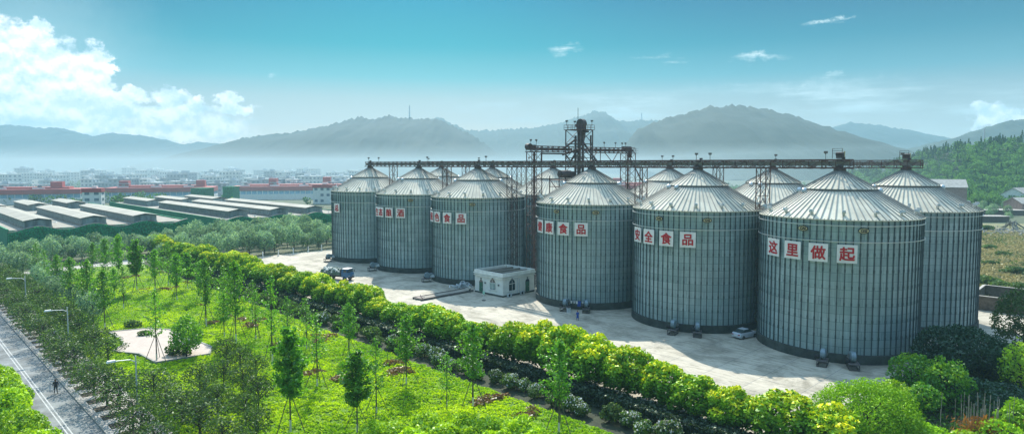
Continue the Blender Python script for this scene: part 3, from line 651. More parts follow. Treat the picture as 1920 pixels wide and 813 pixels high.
def motor(c, lab):
    mb = MB(); mb.box((0, 0, .5), (.9, .8, .5)); mb.tube((-.5, -.1, .9), (.6, -.1, .9), .3, n=12); mb.box((-.45, -.45, .7), (.16, .3, 1.2), m=1)
    for x in (-.5, .9): mb.bar((x, .6, .2), (x, .6, 1.7), .06)
    for z in (1.0, 1.35, 1.7): mb.bar((-.5, .6, z), (.9, .6, z), .05)
    o = mb.build('drive_motor', [MT['dsteel'], MT['yellow']], None, (c[0], c[1], 27.95), ROT_S); tag(o, lab, 'motor')
motor(along(FRONT[1], FRONT[0], 1.0), 'dark drive motor with yellow belt guard atop the nearest silo conveyor')
motor(along(BACK[1], BACK[0], 1.0), 'dark drive motor with yellow belt guard at the right end of the rear conveyor')
# lattice legs between silos
def lattice(mb, w, z0, z1, post=.13, step=2.2, br=.06, d=None):
    d = d or w; P = [(-w/2, -d/2), (w/2, -d/2), (w/2, d/2), (-w/2, d/2)]; n = max(1, round((z1-z0)/step))
    for x, y in P: mb.bar((x, y, z0), (x, y, z1), post)
    for i in range(n+1):
        z = z0+(z1-z0)*i/n
        for k in range(4):
            a, b = P[k], P[(k+1) % 4]; mb.bar((*a, z), (*b, z), br)
            if i < n:
                z2 = z0+(z1-z0)*(i+1)/n; p, q = (a, b) if i % 2 else (b, a); mb.bar((*p, z), (*q, z2), br)
lm_ = MB(); lattice(lm_, 1.6, 0, 26.6); lo0 = None
def leg_tower(c, lab):
    global lo0
    if lo0 is None: o = lm_.build('lattice_support', MT['steel']); lo0 = o.data
    else: o = link(bpy.data.objects.new('lattice_support', lo0))
    o.location = (*c, 0); o.rotation_euler = (0, 0, ROT_S); tag(o, lab, 'support tower', 'lattice legs under the conveyors')
for a, b, k, lab in ((FRONT[5], FRONT[4], .5, 'lattice leg between the two farthest front silos'), (FRONT[4], FRONT[3], .5, 'lattice leg between the fifth and fourth front silos'),
                     (FRONT[3], FRONT[2], .335, 'dark lattice leg at the right side of the fourth front silo, down to the ground'), (FRONT[2], FRONT[1], .5, 'lattice leg between the third and second front silos'),
                     (FRONT[1], FRONT[0], .5, 'lattice leg rising between the two nearest front silos'), (BACK[2], BACK[1], .5, 'rear lattice leg seen between the second and third peaks, right of the second front silo'),
                     (BACK[4], BACK[3], .5, 'rear lattice leg behind the fourth front silo, left of the elevator'), (BACK[5], BACK[4], .5, 'rear lattice leg left of the fourth front silo peak')):
    leg_tower(along(a, b, k), lab)

# ------------------------------------------------------------------ elevator tower
TW = Vector((15.6, 152.0, 0)); CD = Vector((19.2, 15.3, 0)).normalized(); CR = atan2(CD.y, CD.x)
tw = tag(empty('elevator_tower', TW, ROT_S), 'tall dark steel bucket elevator tower rising above the conveyors between the silos', 'elevator tower')
mb = MB(); lattice(mb, 4.4, 0, 35.2, .2, 3.2, .11); mb.build('lattice_frame', MT['dsteel'], tw)
for k, (x, y) in enumerate(((-1.5, .4), (-.55, -.7), (.55, -.7), (1.5, -.5))):
    mb = MB(); mb.box((x, y, 17), (.48 if k in (1, 2) else .36, .4, 34)); 
    for z in range(3, 34, 3): mb.box((x, y, z), (.46, .46, .1))
    mb.build('elevator_leg', MT['dsteel'], tw)
for x in (-1.9, 1.9): 
    mb = MB(); mb.box((x, -1.9, 17), (.28, .28, 34)); mb.build('spout_pipe', MT['dsteel'], tw)
mb = MB(); mb.tube((-.1, -1.3, 36.7), (-.1, -.1, 36.7), 1.1, n=18); mb.box((-.1, -.7, 35.9), (1.7, 1.3, 1.5)); mb.box((-.1, -.7, 33.8), (.9, .9, 2.8), 0, 0, 1.7); mb.box((1.1, -.7, 36.3), (.8, .7, .7)); mb.box((-1.5, -.7, 34.8), (1.1, .6, .4)); mb.build('head_drum', MT['dsteel'], tw)
mb = MB(); mb.box((0, 0, 35.25), (5.0, 5.0, .1))
for a, b in (((-2.5, -2.5), (2.5, -2.5)), ((2.5, -2.5), (2.5, 2.5)), ((2.5, 2.5), (-2.5, 2.5)), ((-2.5, 2.5), (-2.5, -2.5))):
    for z in (35.8, 36.35): mb.bar((*a, z), (*b, z), .06)
    for k in range(5): p = along(a, b, k/4); mb.bar((*p, 35.2), (*p, 36.35), .06)
mb.build('top_platform', MT['steel'], tw)
mb = MB(); mb.bar((2.3, -2.3, 35), (2.3, -2.3, 40.6), .08); mb.build('lightning_rod', MT['dsteel'], tw)
for x, y in ((-2.2, -1.9), (2.3, -1.2), (2.3, 1.8)): flood(tw, (x, y, 36.2), .3)
for z0, z1, a, b in ((33, 27.5, (.3, -1.2), (-4.5, -1.5)), (33, 27.6, (-.4, -1.2), (4.2, -1.6)), (31, 29.5, (0, -1), (3.5, 2)), (33.2, 31, (.5, .5), (2.0, 3.0))):
    mb = MB(); mb.tube((*a, z0), (*b, z1), .24, n=8); mb.build('chute', MT['dsteel'], tw)
# upper cross conveyors
def cross(t0, t1, lab):
    g = Vector((4.0, 144.4, 0)); a, b = g+CD*t0, g+CD*t1; z = 30.6; root = tag(empty('cross_conveyor', (a.x, a.y, z), CR), lab, 'conveyor'); L = t1-t0
    mb = MB(); truss(mb, (0, 0, 0), (L, 0, 0), 1.4, -.5, .75, 1.6); mb.build('truss_frame', MT['steel'], root)
    mb = MB(); mb.box((L/2, 0, .12), (L, .6, .6)); mb.build('conveyor_trough', MT['dsteel'], root)
    mb = MB(); mb.box((L/2, -.9, -.5), (L+1.5, .7, .05))
    for z_ in (.1, .65): mb.bar((-.75, -1.2, z_), (L+.75, -1.2, z_), .05)
    for k in range(int(L)+1): mb.bar((k, -1.2, -.5), (k, -1.2, .65), .05)
    mb.build('walkway', MT['steel'], root); return root, L
cr, L = cross(-.6, 12.6, 'short upper cross conveyor on the left side of the elevator tower')
mb = MB(); mb.tube((.2, -.5, .55), (.2, .5, .55), .75, n=14); mb.box((1.4, 0, .6), (1.0, .9, .8)); mb.build('drive_drum', MT['dsteel'], cr)
for x in (.2, 1.8): flood(cr, (x, -.7, .9), .2)
mb = MB(); mb.tube((3.3, -.7, -.7), (3.3, -.7, -3.6), .16, n=8); mb.tube((3.3, -.7, -.9), (10.5, -.7, -.9), .16, n=8); mb.tube((10.5, -.7, -.9), (12, -.7, -2.3), .16, n=8); mb.build('dust_pipe', MT['dsteel'], cr)
cr, L = cross(16.8, 34.0, 'short upper cross conveyor on the right side of the elevator tower')
for x in (6, 10, 12.4, 13.6): flood(cr, (x, -.7, .8), .2)
mb = MB(); mb.box((L-2.4, 0, .7), (2.6, 1.0, .9)); mb.box((L-1, .1, -.3), (.7, .7, 2.6)); mb.build('drive_drum', MT['dsteel'], cr)
for t, lab, w in ((1.2, 'lattice tower carrying the left end of the upper cross conveyor', 2.4), (32.2, 'rust-red lattice tower carrying the right end of the upper cross conveyor', 2.6)):
    p = Vector((4.0, 144.4, 0))+CD*t; mb = MB(); lattice(mb, w, 0, 30.0, .15, 2.0, .07); 
    mb2 = MB(); lattice(mb2, .8, 0, 30.0, .08, 1.2, .05)
    o = mb.build('lattice_tower', MT['steel'], None, (p.x, p.y, 0), CR); mb2.build('ladder_shaft', MT['steel'], o); tag(o, lab, 'support tower')
for (x0, z0), (x1, z1) in (((1.5, -2.7), (4.2, -.5)), ((5.4, -2.7), (5.5, -.5)), ((9.6, -2.7), (7.0, -.5)), ((-1, -.5), (1.5, -2.7)), ((11.5, -.5), (9.7, -2.7))):
    mb = MB(); mb.bar((x0, 0, z0), (x1, 0, z1), .13); mb.build('brace', MT['steel'], cr)
mb = MB(); mb.bar((14.8, -.7, -1), (19.0, -3, -9.5), .2); mb.build('spout_pipe', MT['steel'], cr)
# seed cleaner on its platform
g = Vector((11.9, 150.2, 0)); cl = tag(empty('drum_cleaner', g, CR), 'dark rotary drum cleaner on a raised platform left of the elevator legs', 'cleaner')
mb = MB(); mb.tube((-1.2, 0, 25.1), (1.9, 0, 25.1), .85, n=16); mb.tube((-1.5, 0, 25.1), (-1.2, 0, 25.1), .55, n=16); mb.box((2.3, 0, 24.9), (.9, 1.4, 1.5)); mb.build('drum', MT['dsteel'], cl)
mb = MB(); mb.box((.6, 0, 23.7), (7.2, 3.4, .12)); mb.box((.6, 0, 22.2), (7.2, 3.4, .12))
for x in (-2.9, 4.1):
    for y in (-1.6, 1.6): mb.bar((x, y, 0), (x, y, 24.7), .16)
for z in (24.2, 24.7): mb.bar((-3, -1.7, z), (4.2, -1.7, z), .06)
mb.bar((-2.9, -1.6, 21), (-5.5, -1.6, 23.7), .12); mb.build('platform', MT['steel'], cl)

# ------------------------------------------------------------------ aeration fans at the silo feet
def fan(p, face, lab, colr='grey', side=1):
    """face: direction (angle) towards the silo wall"""
    root = tag(empty('aeration_fan', p, face), lab, 'fan', 'aeration fans at the silo feet')
    mb = MB()
    for x in (-1.1, .7):
        for y in (-.6, .6): mb.bar((x, y, 0), (x, y, .75), .1)
    for z in (.1, .75):
        for y in (-.6, .6): mb.bar((-1.2, y, z), (.8, y, z), .1)
        for x in (-1.2, .8): mb.bar((x, -.6, z), (x, .6, z), .1)
    mb.box((-.2, 0, .82), (2.1, 1.4, .06)); mb.build('stand', MT['dsteel'], root)
    mb = MB(); mb.tube((0, -.28, 1.55), (0, .28, 1.55), .68, n=20); mb.tube((0, -.36, 1.55), (0, -.28, 1.55), .32, n=14); mb.box((.75, 0, 1.75), (1.0, .5, .5)); mb.build('fan_housing', MT['fan'], root)
    mb = MB(); mb.tube((-.3, .4, 1.15), (-.3, 1.0, 1.15), .26, n=12); mb.box((-.3, .7, .95), (.4, .5, .2)); mb.build('motor', MT['black'], root)
    mb = MB(); mb.box((1.25, 0, 1.35), (.9, .9, .55), 0, 0, .7); mb.build('duct', MT[colr], root)
    return root
FANS = [(0, 1543, 'left fan of the pair at the foot of the nearest silo'), (0, 1599, 'right fan of the pair at the foot of the nearest silo'), (1, 1263, 'left fan of the pair under the second front silo'),
        (1, 1307, 'right fan of the pair under the second front silo'), (2, 1060, 'left fan under the third silo, next to hanging clothes'), (2, 1099, 'right fan under the third silo, behind the person in blue'),
        (3, 801, 'pale fan on the ground left of the fourth front silo'), (4, 699, 'pale fan on the ground right of the blue truck cab'), (5, 616, 'sunlit fan at the left foot of the farthest front silo')]
for i, px, lab in FANS:
    c = FRONT[i]; a = find_phi(*c, px, 0.5, R+2.1); p = Vector((c[0]+(R+2.1)*cos(a), c[1]+(R+2.1)*sin(a), .01)); fan(p, a+pi, lab, 'lamp' if i > 2 else 'grey')

# ------------------------------------------------------------------ small white building
bc0 = st(95.6, 91.9); W_, D_, H_ = 8.6, 9.4, 4.2                              # W along +s, D along +t
hb = tag(empty('office_building', bc0, ROT_S), 'small white flat-roofed building with arched windows between the silos', 'building')
# local frame: +X = +s, -Y = +t  (rotation by ROT_S turns +X to US; +Y is then -NT)
mb = MB(); mb.box((W_/2, -D_/2, H_/2), (W_, D_, H_)); mb.box((W_/2, -D_/2, .18), (W_+.06, D_+.06, .36), m=1); mb.build('wall', [MT['cream'], MT['found']], hb)
mb = MB()
for (x0, y0, x1, y1) in ((-.25, .25, W_+.25, .0), (-.25, -D_, W_+.25, -D_-.25), (-.25, 0, 0, -D_), (W_, 0, W_+.25, -D_)):
    mb.box(((x0+x1)/2, (y0+y1)/2, H_+.05), (abs(x1-x0), abs(y1-y0), .28))
mb.box((W_/2, .14, H_-.35), (W_+.3, .28, .18)); mb.box((-.14, -D_/2, H_-.35), (.28, D_, .18))
for (cx, cy, dx, dy) in ((W_/2, .0, W_+.24, .24), (W_/2, -D_, W_+.24, .24), (0, -D_/2, .24, D_-.24), (W_, -D_/2, .24, D_-.24)): mb.box((cx, cy, H_+.44), (dx, dy, .5))
mb.build('cornice', MT['cream'], hb)
mb = MB(); mb.box((W_/2, -D_/2, H_+.06), (W_-.3, D_-.3, .1)); 
for k in (1, 2, 3): mb.box((W_*k/4, -D_/2, H_+.3), (.35, D_-.3, .36), m=1)
mb.build('roof', [MT['roofdark'], MT['flatroof']], hb)
def arch(parent, kind, pos, rz, w, h, fill, door=False):
    """arched opening facing local -Y before rotation; pos at sill centre on the wall face"""
    n = 12; prof = [(-w/2, 0), (w/2, 0)]+[(w/2*cos(pi*i/n), h-w/2+w/2*sin(pi*i/n)) for i in range(n+1)]
    def ex(mb, pts, y0, y1, m):
        k = len(pts); mb.add([(x, y0, z) for x, z in pts]+[(x, y1, z) for x, z in pts], [tuple(range(k)), tuple(range(2*k-1, k-1, -1))]+[(i, (i+1) % k, k+(i+1) % k, k+i) for i in range(k)], m)
    mb = MB(); ex(mb, [(x*1.22, z*1.06-.05) for x, z in prof], -.06, .02, 0); o = mb.build(kind, MT['cream'], parent, pos, rz)
    mb = MB(); ex(mb, prof, -.075, -.0, 0); mb.build('pane', MT['darkglass'], o)
    if door: mb = MB(); mb.box((0, -.1, (h-w/2)/2), (w*.92, .05, h-w/2)); mb.box((w*.3, -.14, 1.0), (.06, .05, .12), m=1); mb.build('door_leaf', [fill, MT['bright']], o)
    else:
        mb = MB(); mb.box((0, -.09, (h-w/2)/2+.05), (w*.9, .03, (h-w/2)*.9)); mb.build('blind', fill, o)
        mb = MB(); mb.box((0, -.11, h-w/2), (w, .06, .07)); mb.box((0, -.112, h*.45), (.06, .05, h*.85)); mb.box((0, -.1, -.08), (w*1.4, .16, .1)); mb.build('frame', MT['white'], o)
    mb = MB(); mb.box((0, -.1, h+.22), (.3, .2, .26), 0, 0, .7); mb.build('keystone', MT['found'], o)
# left-hand face in the photo: the face at t = t0 looks towards -t, i.e. local +Y
arch(hb, 'doorway', (W_-2.0, 0.0, .36), pi, 1.15, 2.6, MT['greendoor'], True)
arch(hb, 'window', (3.0, 0.0, 1.3), pi, 1.65, 2.2, MT['curtain'])
# right-hand face in the photo: at s = s0, local -X
arch(hb, 'window', (0, -2.6, 1.15), -pi/2, 1.75, 2.3, MT['darkglass'])
arch(hb, 'doorway', (0, -7.2, .36), -pi/2, 1.2, 2.7, MT['greendoor'], True)
mb = MB(); mb.tube((-.12, -4.1, .4), (-.12, -4.1, 3.6), .07, n=8); mb.tube((-.12, -4.7, .4), (-.12, -4.7, 3.4), .05, n=8); mb.build('drain_pipe', MT['lamp'], hb)
for x, y, r_ in ((1.2, .1, 0), (W_-3.3, .1, 0)): mb = MB(); mb.box((x, y, 2.4), (.3, .16, .3)); mb.build('wall_lamp', MT['dsteel'], hb)
def ac(p, rz, lab):
    mb = MB(); mb.box((0, 0, .42), (1.0, .42, .72)); mb.tube((-.18, -.22, .42), (-.18, -.23, .42), .28, n=16, m=1)
    for x in (-.4, .4): mb.box((x, 0, .03), (.08, .4, .06), m=1)
    tag(mb.build('air_conditioner', [MT['lamp'], MT['black']], None, p, rz), lab, 'air conditioner')
ac(st(95.0, 93.2), ROT_S-pi/2, 'white air conditioner unit on the ground by the building corner')
ac(st(95.0, 97.0), ROT_S-pi/2, 'grey air conditioner unit beneath the pipes on the building side')
# weighbridge, marker post, bollards, rope heap, clothes
wb = tag(empty('weighbridge', st(106.0, 78), ROT_S), 'low dark-edged weighbridge platform lying across the pale yard', 'weighbridge')
mb = MB(); mb.box((0, -6.8, .16), (2.4, 13.6, .3)); mb.build('deck', MT['flatroof'], wb)
for x in (-1.35, 1.35): mb = MB(); mb.box((x, -6.8, .21), (.24, 13.9, .42)); mb.build('side_beam', MT['dsteel'], wb)
mb = MB(); mb.box((.2, -.7, .35), (1.4, 1.6, .1), .4); mb.bar((-1, -.6, .4), (.9, -1.4, .75), .12); mb.build('loading_plate', MT['dsteel'], wb)
p = gp(907, 563); mp_ = MB(); mp_.lathe([(.42, 0), (.42, .08), (.1, .14)], 14, 0); mp_.tube((0, 0, .1), (0, 0, 1.5), .05, n=8, m=1); mp_.box((0, 0, 1.6), (.42, .06, .62), .4, m=2)
tag(mp_.build('marker_post', [MT['black'], MT['lamp'], mat('pale_green_paint', (.35, .7, .55), .5)], None, p), 'small pale green marker post on a round black base', 'marker post')
bd = None
for k, (px, py) in enumerate(((493, 483), (522, 479.5), (550, 475.5), (578, 472), (603, 469))):
    mb = MB(); mb.tube((0, 0, 0), (0, 0, 1.6), .16, n=10); mb.lathe([(.18, 1.6), (.12, 1.75)], 10); mb.box((0, 0, .1), (.5, .5, .2))
    if bd is None: o = mb.build('bollard', MT['white'], None); bd = o.data
    else: o = link(bpy.data.objects.new('bollard', bd))
    o.location = gp(px, py); tag(o, 'white post on the far yard edge, %s from the left of five' % nth(k+1), 'post', 'white posts along the far yard edge')
mb = MB(); rr = random.Random(3)
for k in range(26):
    cx, cy, cz, r_ = rr.uniform(-2.2, 2.2), rr.uniform(-.8, .8), 0, rr.uniform(.5, .85); cz = max(.1, 1.0-abs(cx+.5)*.42)*rr.uniform(.3, 1); t_, q_ = rr.uniform(0, 6), rr.uniform(.2, 1.2); pr = None
    for i in range(11):
        a = 2*pi*i/10; p = Vector((cx+r_*cos(a)*cos(t_)-r_*sin(a)*sin(t_)*cos(q_), cy+r_*cos(a)*sin(t_)+r_*sin(a)*cos(t_)*cos(q_), max(.06, cz+r_*sin(a)*sin(q_))))
        if pr is not None: mb.bar(pr, p, .12)
        pr = p
tag(mb.build('hose_heap', MT['lamp'], None, gp(866, 538), ROT_S*.2), 'heap of coiled pale hoses lying beside the fourth front silo', 'hose heap')
c = FRONT[2]; a = find_phi(*c, 1080, 1, R+1.4); cl_p = Vector((c[0]+(R+1.2)*cos(a), c[1]+(R+1.2)*sin(a), 0)); cl = tag(empty('clothes_line', cl_p, a+pi/2), 'clothes line with blue and white garments between two fans under the third silo', 'clothes line')
mb = MB()
for x in (-1.5, 1.5): mb.bar((x, 0, 0), (x, 0, 1.9), .06)
mb.bar((-1.5, 0, 1.85), (1.5, 0, 1.85), .03); mb.build('frame', MT['dsteel'], cl)
for x, w, h, mm in ((-1.0, .35, .5, 'cwhite'), (-.45, .3, .5, 'cwhite'), (.05, .4, .55, 'cwhite'), (.5, .75, 1.0, 'cblue'), (1.15, .3, .4, 'lamp')):
    mb = MB(); mb.box((x, .02, 1.82-h/2), (w, .05, h), 0, 0, .85); mb.build('garment', MT[mm], cl)
c_ = gp(1066, 585); mb = MB(); mb.box((0, 0, .45), (.6, .6, .9)); mb.box((0, 0, .93), (.66, .66, .06), m=1); tag(mb.build('plastic_bin', [MT['lamp'], MT['dsteel']], None, c_, .4), 'pale square bin beside the left fan of the third silo', 'bin')

# ------------------------------------------------------------------ truck and car
def wheel(parent, x, y, r, w, name='wheel'):
    mb = MB(); mb.tube((x, y-w/2, r), (x, y+w/2, r), r, n=18); t = mb.build(name, MT['black'], parent)
    mb = MB(); mb.tube((x, y-w/2-.01, r), (x, y+w/2+.01, r), r*.55, n=12); mb.build('rim', MT['grey'], t)
tp = gp(631, 523); d = -US; tk = tag(empty('cargo_truck', tp, rad(-24)), 'blue lorry heaped with white and green sacks standing in the yard', 'truck')
mb = MB(); mb.box((3.3, 0, 1.35), (1.9, 2.3, 1.1)); mb.box((3.2, 0, 2.3), (1.7, 2.2, .85), 0, 0, .93); mb.build('cab', MT['blue'], tk)
mb = MB(); mb.box((3.2, 0, 2.78), (1.6, 2.1, .08)); mb.build('cab_roof', MT['white'], tk)
mb = MB(); mb.box((4.06, 0, 2.3), (.06, 1.9, .62)); mb.build('windscreen', MT['darkglass'], tk)
for s in (-1, 1):
    mb = MB(); mb.box((3.35, s*1.09, 2.3), (.9, .06, .55)); mb.build('side_window', MT['darkglass'], tk)
    mb = MB(); mb.box((4.27, s*.8, 1.15), (.06, .34, .22)); mb.build('headlight', MT['bright'], tk)
    mb = MB(); mb.box((4.2, s*1.3, 2.2), (.1, .16, .5)); mb.build('mirror', MT['black'], tk)
    mb = MB(); mb.box((-.9, s*1.2, 1.65), (5.6, .08, .7)); mb.build('side_panel', MT['tarp'], tk)
mb = MB(); mb.box((4.3, 0, .75), (.16, 2.3, .35)); mb.build('bumper', MT['dsteel'], tk)
mb = MB(); mb.box((.4, 0, .85), (7.4, .9, .3)); mb.box((-.9, 0, 1.2), (5.7, 2.4, .14)); mb.box((2.1, 0, 2.0), (.1, 2.3, 1.6)); mb.build('bed', MT['dsteel'], tk)
mb = MB(); rr = random.Random(2)
for k in range(150):
    x, y = rr.uniform(-3.5, 1.9), rr.uniform(-1.15, 1.15); z = 1.5+rr.random()*1.25*(1-.25*abs(y))
    mb.box((x, y, z), (.75, .45, .3), rr.uniform(0, 3), 0 if rr.random() < (.75 if z > 2.3 else .35) else 1, .75)
mb.build('sack_load', [MT['sack'], MT['tarp']], tk)
for x, ys in ((3.2, (-1.0, 1.0)), (-1.6, (-.95, .95)), (-2.7, (-.95, .95))):
    for y in ys: wheel(tk, x, y, .5, .32)
cp = Vector((36.9, 101.9, 0)); cr_ = rad(33); ca = tag(empty('parked_car', cp, cr_), 'silver saloon car parked in the shade at the foot of the two nearest silos', 'car')
def loft(mb, secs, m=0):
    n = len(secs[0]); b = len(mb.v); vs = [p for s in secs for p in s]; fs = []
    for k in range(len(secs)-1): fs += [(k*n+i, k*n+(i+1) % n, (k+1)*n+(i+1) % n, (k+1)*n+i) for i in range(n)]
    fs += [tuple(range(n)), tuple(range((len(secs)-1)*n, len(secs)*n))]; mb.add(vs, fs, m)
def sec(x, w, z0, z1, tw=.8): return [(x, -w/2, z0), (x, w/2, z0), (x, w/2*1.02, z0+(z1-z0)*.6), (x, w/2*tw, z1), (x, -w/2*tw, z1), (x, -w/2*1.02, z0+(z1-z0)*.6)]
mb = MB(); loft(mb, [sec(-2.2, 1.55, .35, .85), sec(-2.05, 1.72, .25, .98, .86), sec(-1.2, 1.78, .22, 1.0, .9), sec(.9, 1.78, .22, .95, .9), sec(1.9, 1.68, .25, .82, .86), sec(2.2, 1.45, .35, .68)]); mb.build('body', MT['silver'], ca)
mb = MB(); loft(mb, [sec(-1.75, 1.4, .93, 1.0), sec(-1.0, 1.46, .93, 1.4, .84), sec(.2, 1.46, .93, 1.42, .84), sec(1.05, 1.4, .93, .97)]); mb.build('cabin_glass', MT['darkglass'], ca)
mb = MB(); loft(mb, [sec(-1.0, 1.24, 1.4, 1.43), sec(.15, 1.24, 1.42, 1.45)]); mb.build('roof', MT['silver'], ca)
for s in (-1, 1):
    mb = MB(); mb.box((-2.17, s*.6, .74), (.1, .32, .16)); mb.build('tail_light', MT['tail'], ca)
    mb = MB(); mb.box((2.12, s*.55, .62), (.12, .34, .14)); mb.build('headlight', MT['bright'], ca)
mb = MB(); mb.box((-2.2, 0, .62), (.04, .45, .14)); mb.build('number_plate', MT['white'], ca)
for x in (-1.35, 1.35):
    for y in (-.8, .8): wheel(ca, x, y, .31, .2)

# ------------------------------------------------------------------ people
def person(p, rz, lab, top, legs, hair, pose=0, skirt=False):
    V = {'pel': (0, 0, .95), 'bel': (0, .0, 1.1), 'che': (.02, 0, 1.32), 'neck': (.02, 0, 1.48), 'head': (.05, 0, 1.6), 'crown': (.04, 0, 1.72),
         'shl': (.01, .18, 1.42), 'ell': (-.02+pose*.08, .25, 1.14), 'wrl': (.1+pose*.12, .24, .92), 'hal': (.14+pose*.12, .23, .83), 'shr': (.01, -.18, 1.42), 'elr': (-.05-pose*.04, -.25, 1.14), 'wrr': (.06-pose*.02, -.25, .92), 'har': (.09, -.24, .83),
         'hil': (0, .1, .9), 'knl': (.06+pose*.1, .11, .5), 'anl': (0+pose*.12, .11, .1), 'tol': (.16+pose*.12, .12, .04), 'hir': (0, -.1, .9), 'knr': (.04-pose*.02, -.11, .5), 'anr': (-.02-pose*.2, -.11, .1), 'tor': (.13-pose*.18, -.12, .04)}
    RD = dict(pel=.15, bel=.14, che=.16, neck=.06, head=.095, crown=.075, shl=.075, ell=.05, wrl=.035, hal=.035, shr=.075, elr=.05, wrr=.035, har=.035, hil=.1, knl=.065, anl=.045, tol=.04, hir=.1, knr=.065, anr=.045, tor=.04)
    E_ = ['pel bel', 'bel che', 'che neck', 'neck head', 'head crown', 'che shl', 'shl ell', 'ell wrl', 'wrl hal', 'che shr', 'shr elr', 'elr wrr', 'wrr har', 'pel hil', 'hil knl', 'knl anl', 'anl tol', 'pel hir', 'hir knr', 'knr anr', 'anr tor']
    ks = list(V); me = bpy.data.meshes.new('person'); me.from_pydata([V[k] for k in ks], [tuple(ks.index(q) for q in e.split()) for e in E_], [])
    o = bpy.data.objects.new('person', me); C.objects.link(o); md = o.modifiers.new('skin', 'SKIN')
    for i, k in enumerate(ks): me.skin_vertices[0].data[i].radius = (RD[k], RD[k])
    me.skin_vertices[0].data[0].use_root = True; sd = o.modifiers.new('sub', 'SUBSURF'); sd.levels = 2; sd.render_levels = 2
    bpy.context.view_layer.update(); nm = bpy.data.meshes.new_from_object(o.evaluated_get(bpy.context.evaluated_depsgraph_get())); bpy.data.objects.remove(o)
    nm.materials.clear()
    for m in (MT['skin'], MT[top], MT[legs], MT['black']): nm.materials.append(m)
    for f in nm.polygons:
        z = f.center.z; arm = abs(f.center.y) > .2 and z < 1.02 and z > .7
        f.material_index = 0 if z > 1.47 or arm else 1 if z > .93 else 3 if z < .1 else 2; f.use_smooth = True
    b = link(bpy.data.objects.new('person', nm)); b.location = p; b.rotation_euler = (0, 0, rz); tag(b, lab, 'person')
    mb = MB(); mb.lathe([(.108, 1.6), (.118, 1.67), (.1, 1.75), (.05, 1.79)], 14, c=(.025, 0)); mb.build('hair', MT[hair], b, smooth=True)
    if skirt: mb = MB(); mb.lathe([(.24, .45), (.17, .98), (.19, 1.2)], 14); mb.build('dress', MT[top], b, smooth=True)
    return b
person(gp(881, 549), 2.2, 'person in a white shirt and dark trousers by the white building', 'cwhite', 'cdark', 'hair', .6)
person(gp(1083, 600), 1.9, 'person in blue clothes walking in front of the third silo', 'cblue', 'cblue', 'cred', .8, True)
person(gp(105, 737), atan2(US.y, US.x), 'person in dark clothes walking along the kerb of the left road', 'cdark', 'cdark', 'hair', 1.2)

# ------------------------------------------------------------------ street lamps
def street_lamp(p, h, rz, lab, s=1.0):
    root = tag(empty('street_lamp', p, rz), lab, 'street lamp', 'street lamps with one arm')
    mb = MB(); mb.tube((0, 0, 0), (0, 0, h), .11*s, .07*s, 10); mb.lathe([(.2*s, 0), (.2*s, .3), (.12*s, .4)], 10); mb.box((0, 0, h-.9*s), (.16*s, .16*s, .2*s)); mb.build('pole', MT['lamp'], root)
    mb = MB(); mb.tube((0, 0, h-.7*s), (.5*s, 0, h-.35*s), .05*s, n=8); mb.tube((.5*s, 0, h-.35*s), (2.0*s, 0, h-.18*s), .05*s, n=8); mb.build('arm', MT['lamp'], root)
    mb = MB(); mb.box((2.3*s, 0, h-.14*s), (.95*s, .42*s, .18*s), 0, 0, .75); mb.box((2.35*s, 0, h-.25*s), (.7*s, .3*s, .06*s), m=1); mb.build('lamp_head', [MT['white'], MT['lamp']], root)
RL = atan2(-NT.y, -NT.x)
street_lamp(st(to_st(Vector((-40.8, 69.7, 0)))[0], 19.9), 6.6, RL, 'nearest white street lamp, above the dark shrubs beside the road')
street_lamp(st(to_st(Vector((-64.6, 93.8, 0)))[0], 19.9), 6.6, RL, 'white street lamp in the middle of the roadside row, left of the pink plaza')
street_lamp(st(to_st(Vector((-89.6, 119, 0)))[0], 19.9), 6.8, RL, 'farther white street lamp at the left edge, above the road bend')
for px, py, lab in ((87, 452, 'small far street lamp before the left ivy wall'), (464, 436, 'small far street lamp before the long ivy wall'), (616, 424, 'far street lamp beside the leftmost silo top')):
    street_lamp(gp(px, py), 7.0, 0.2, lab, 1.3)
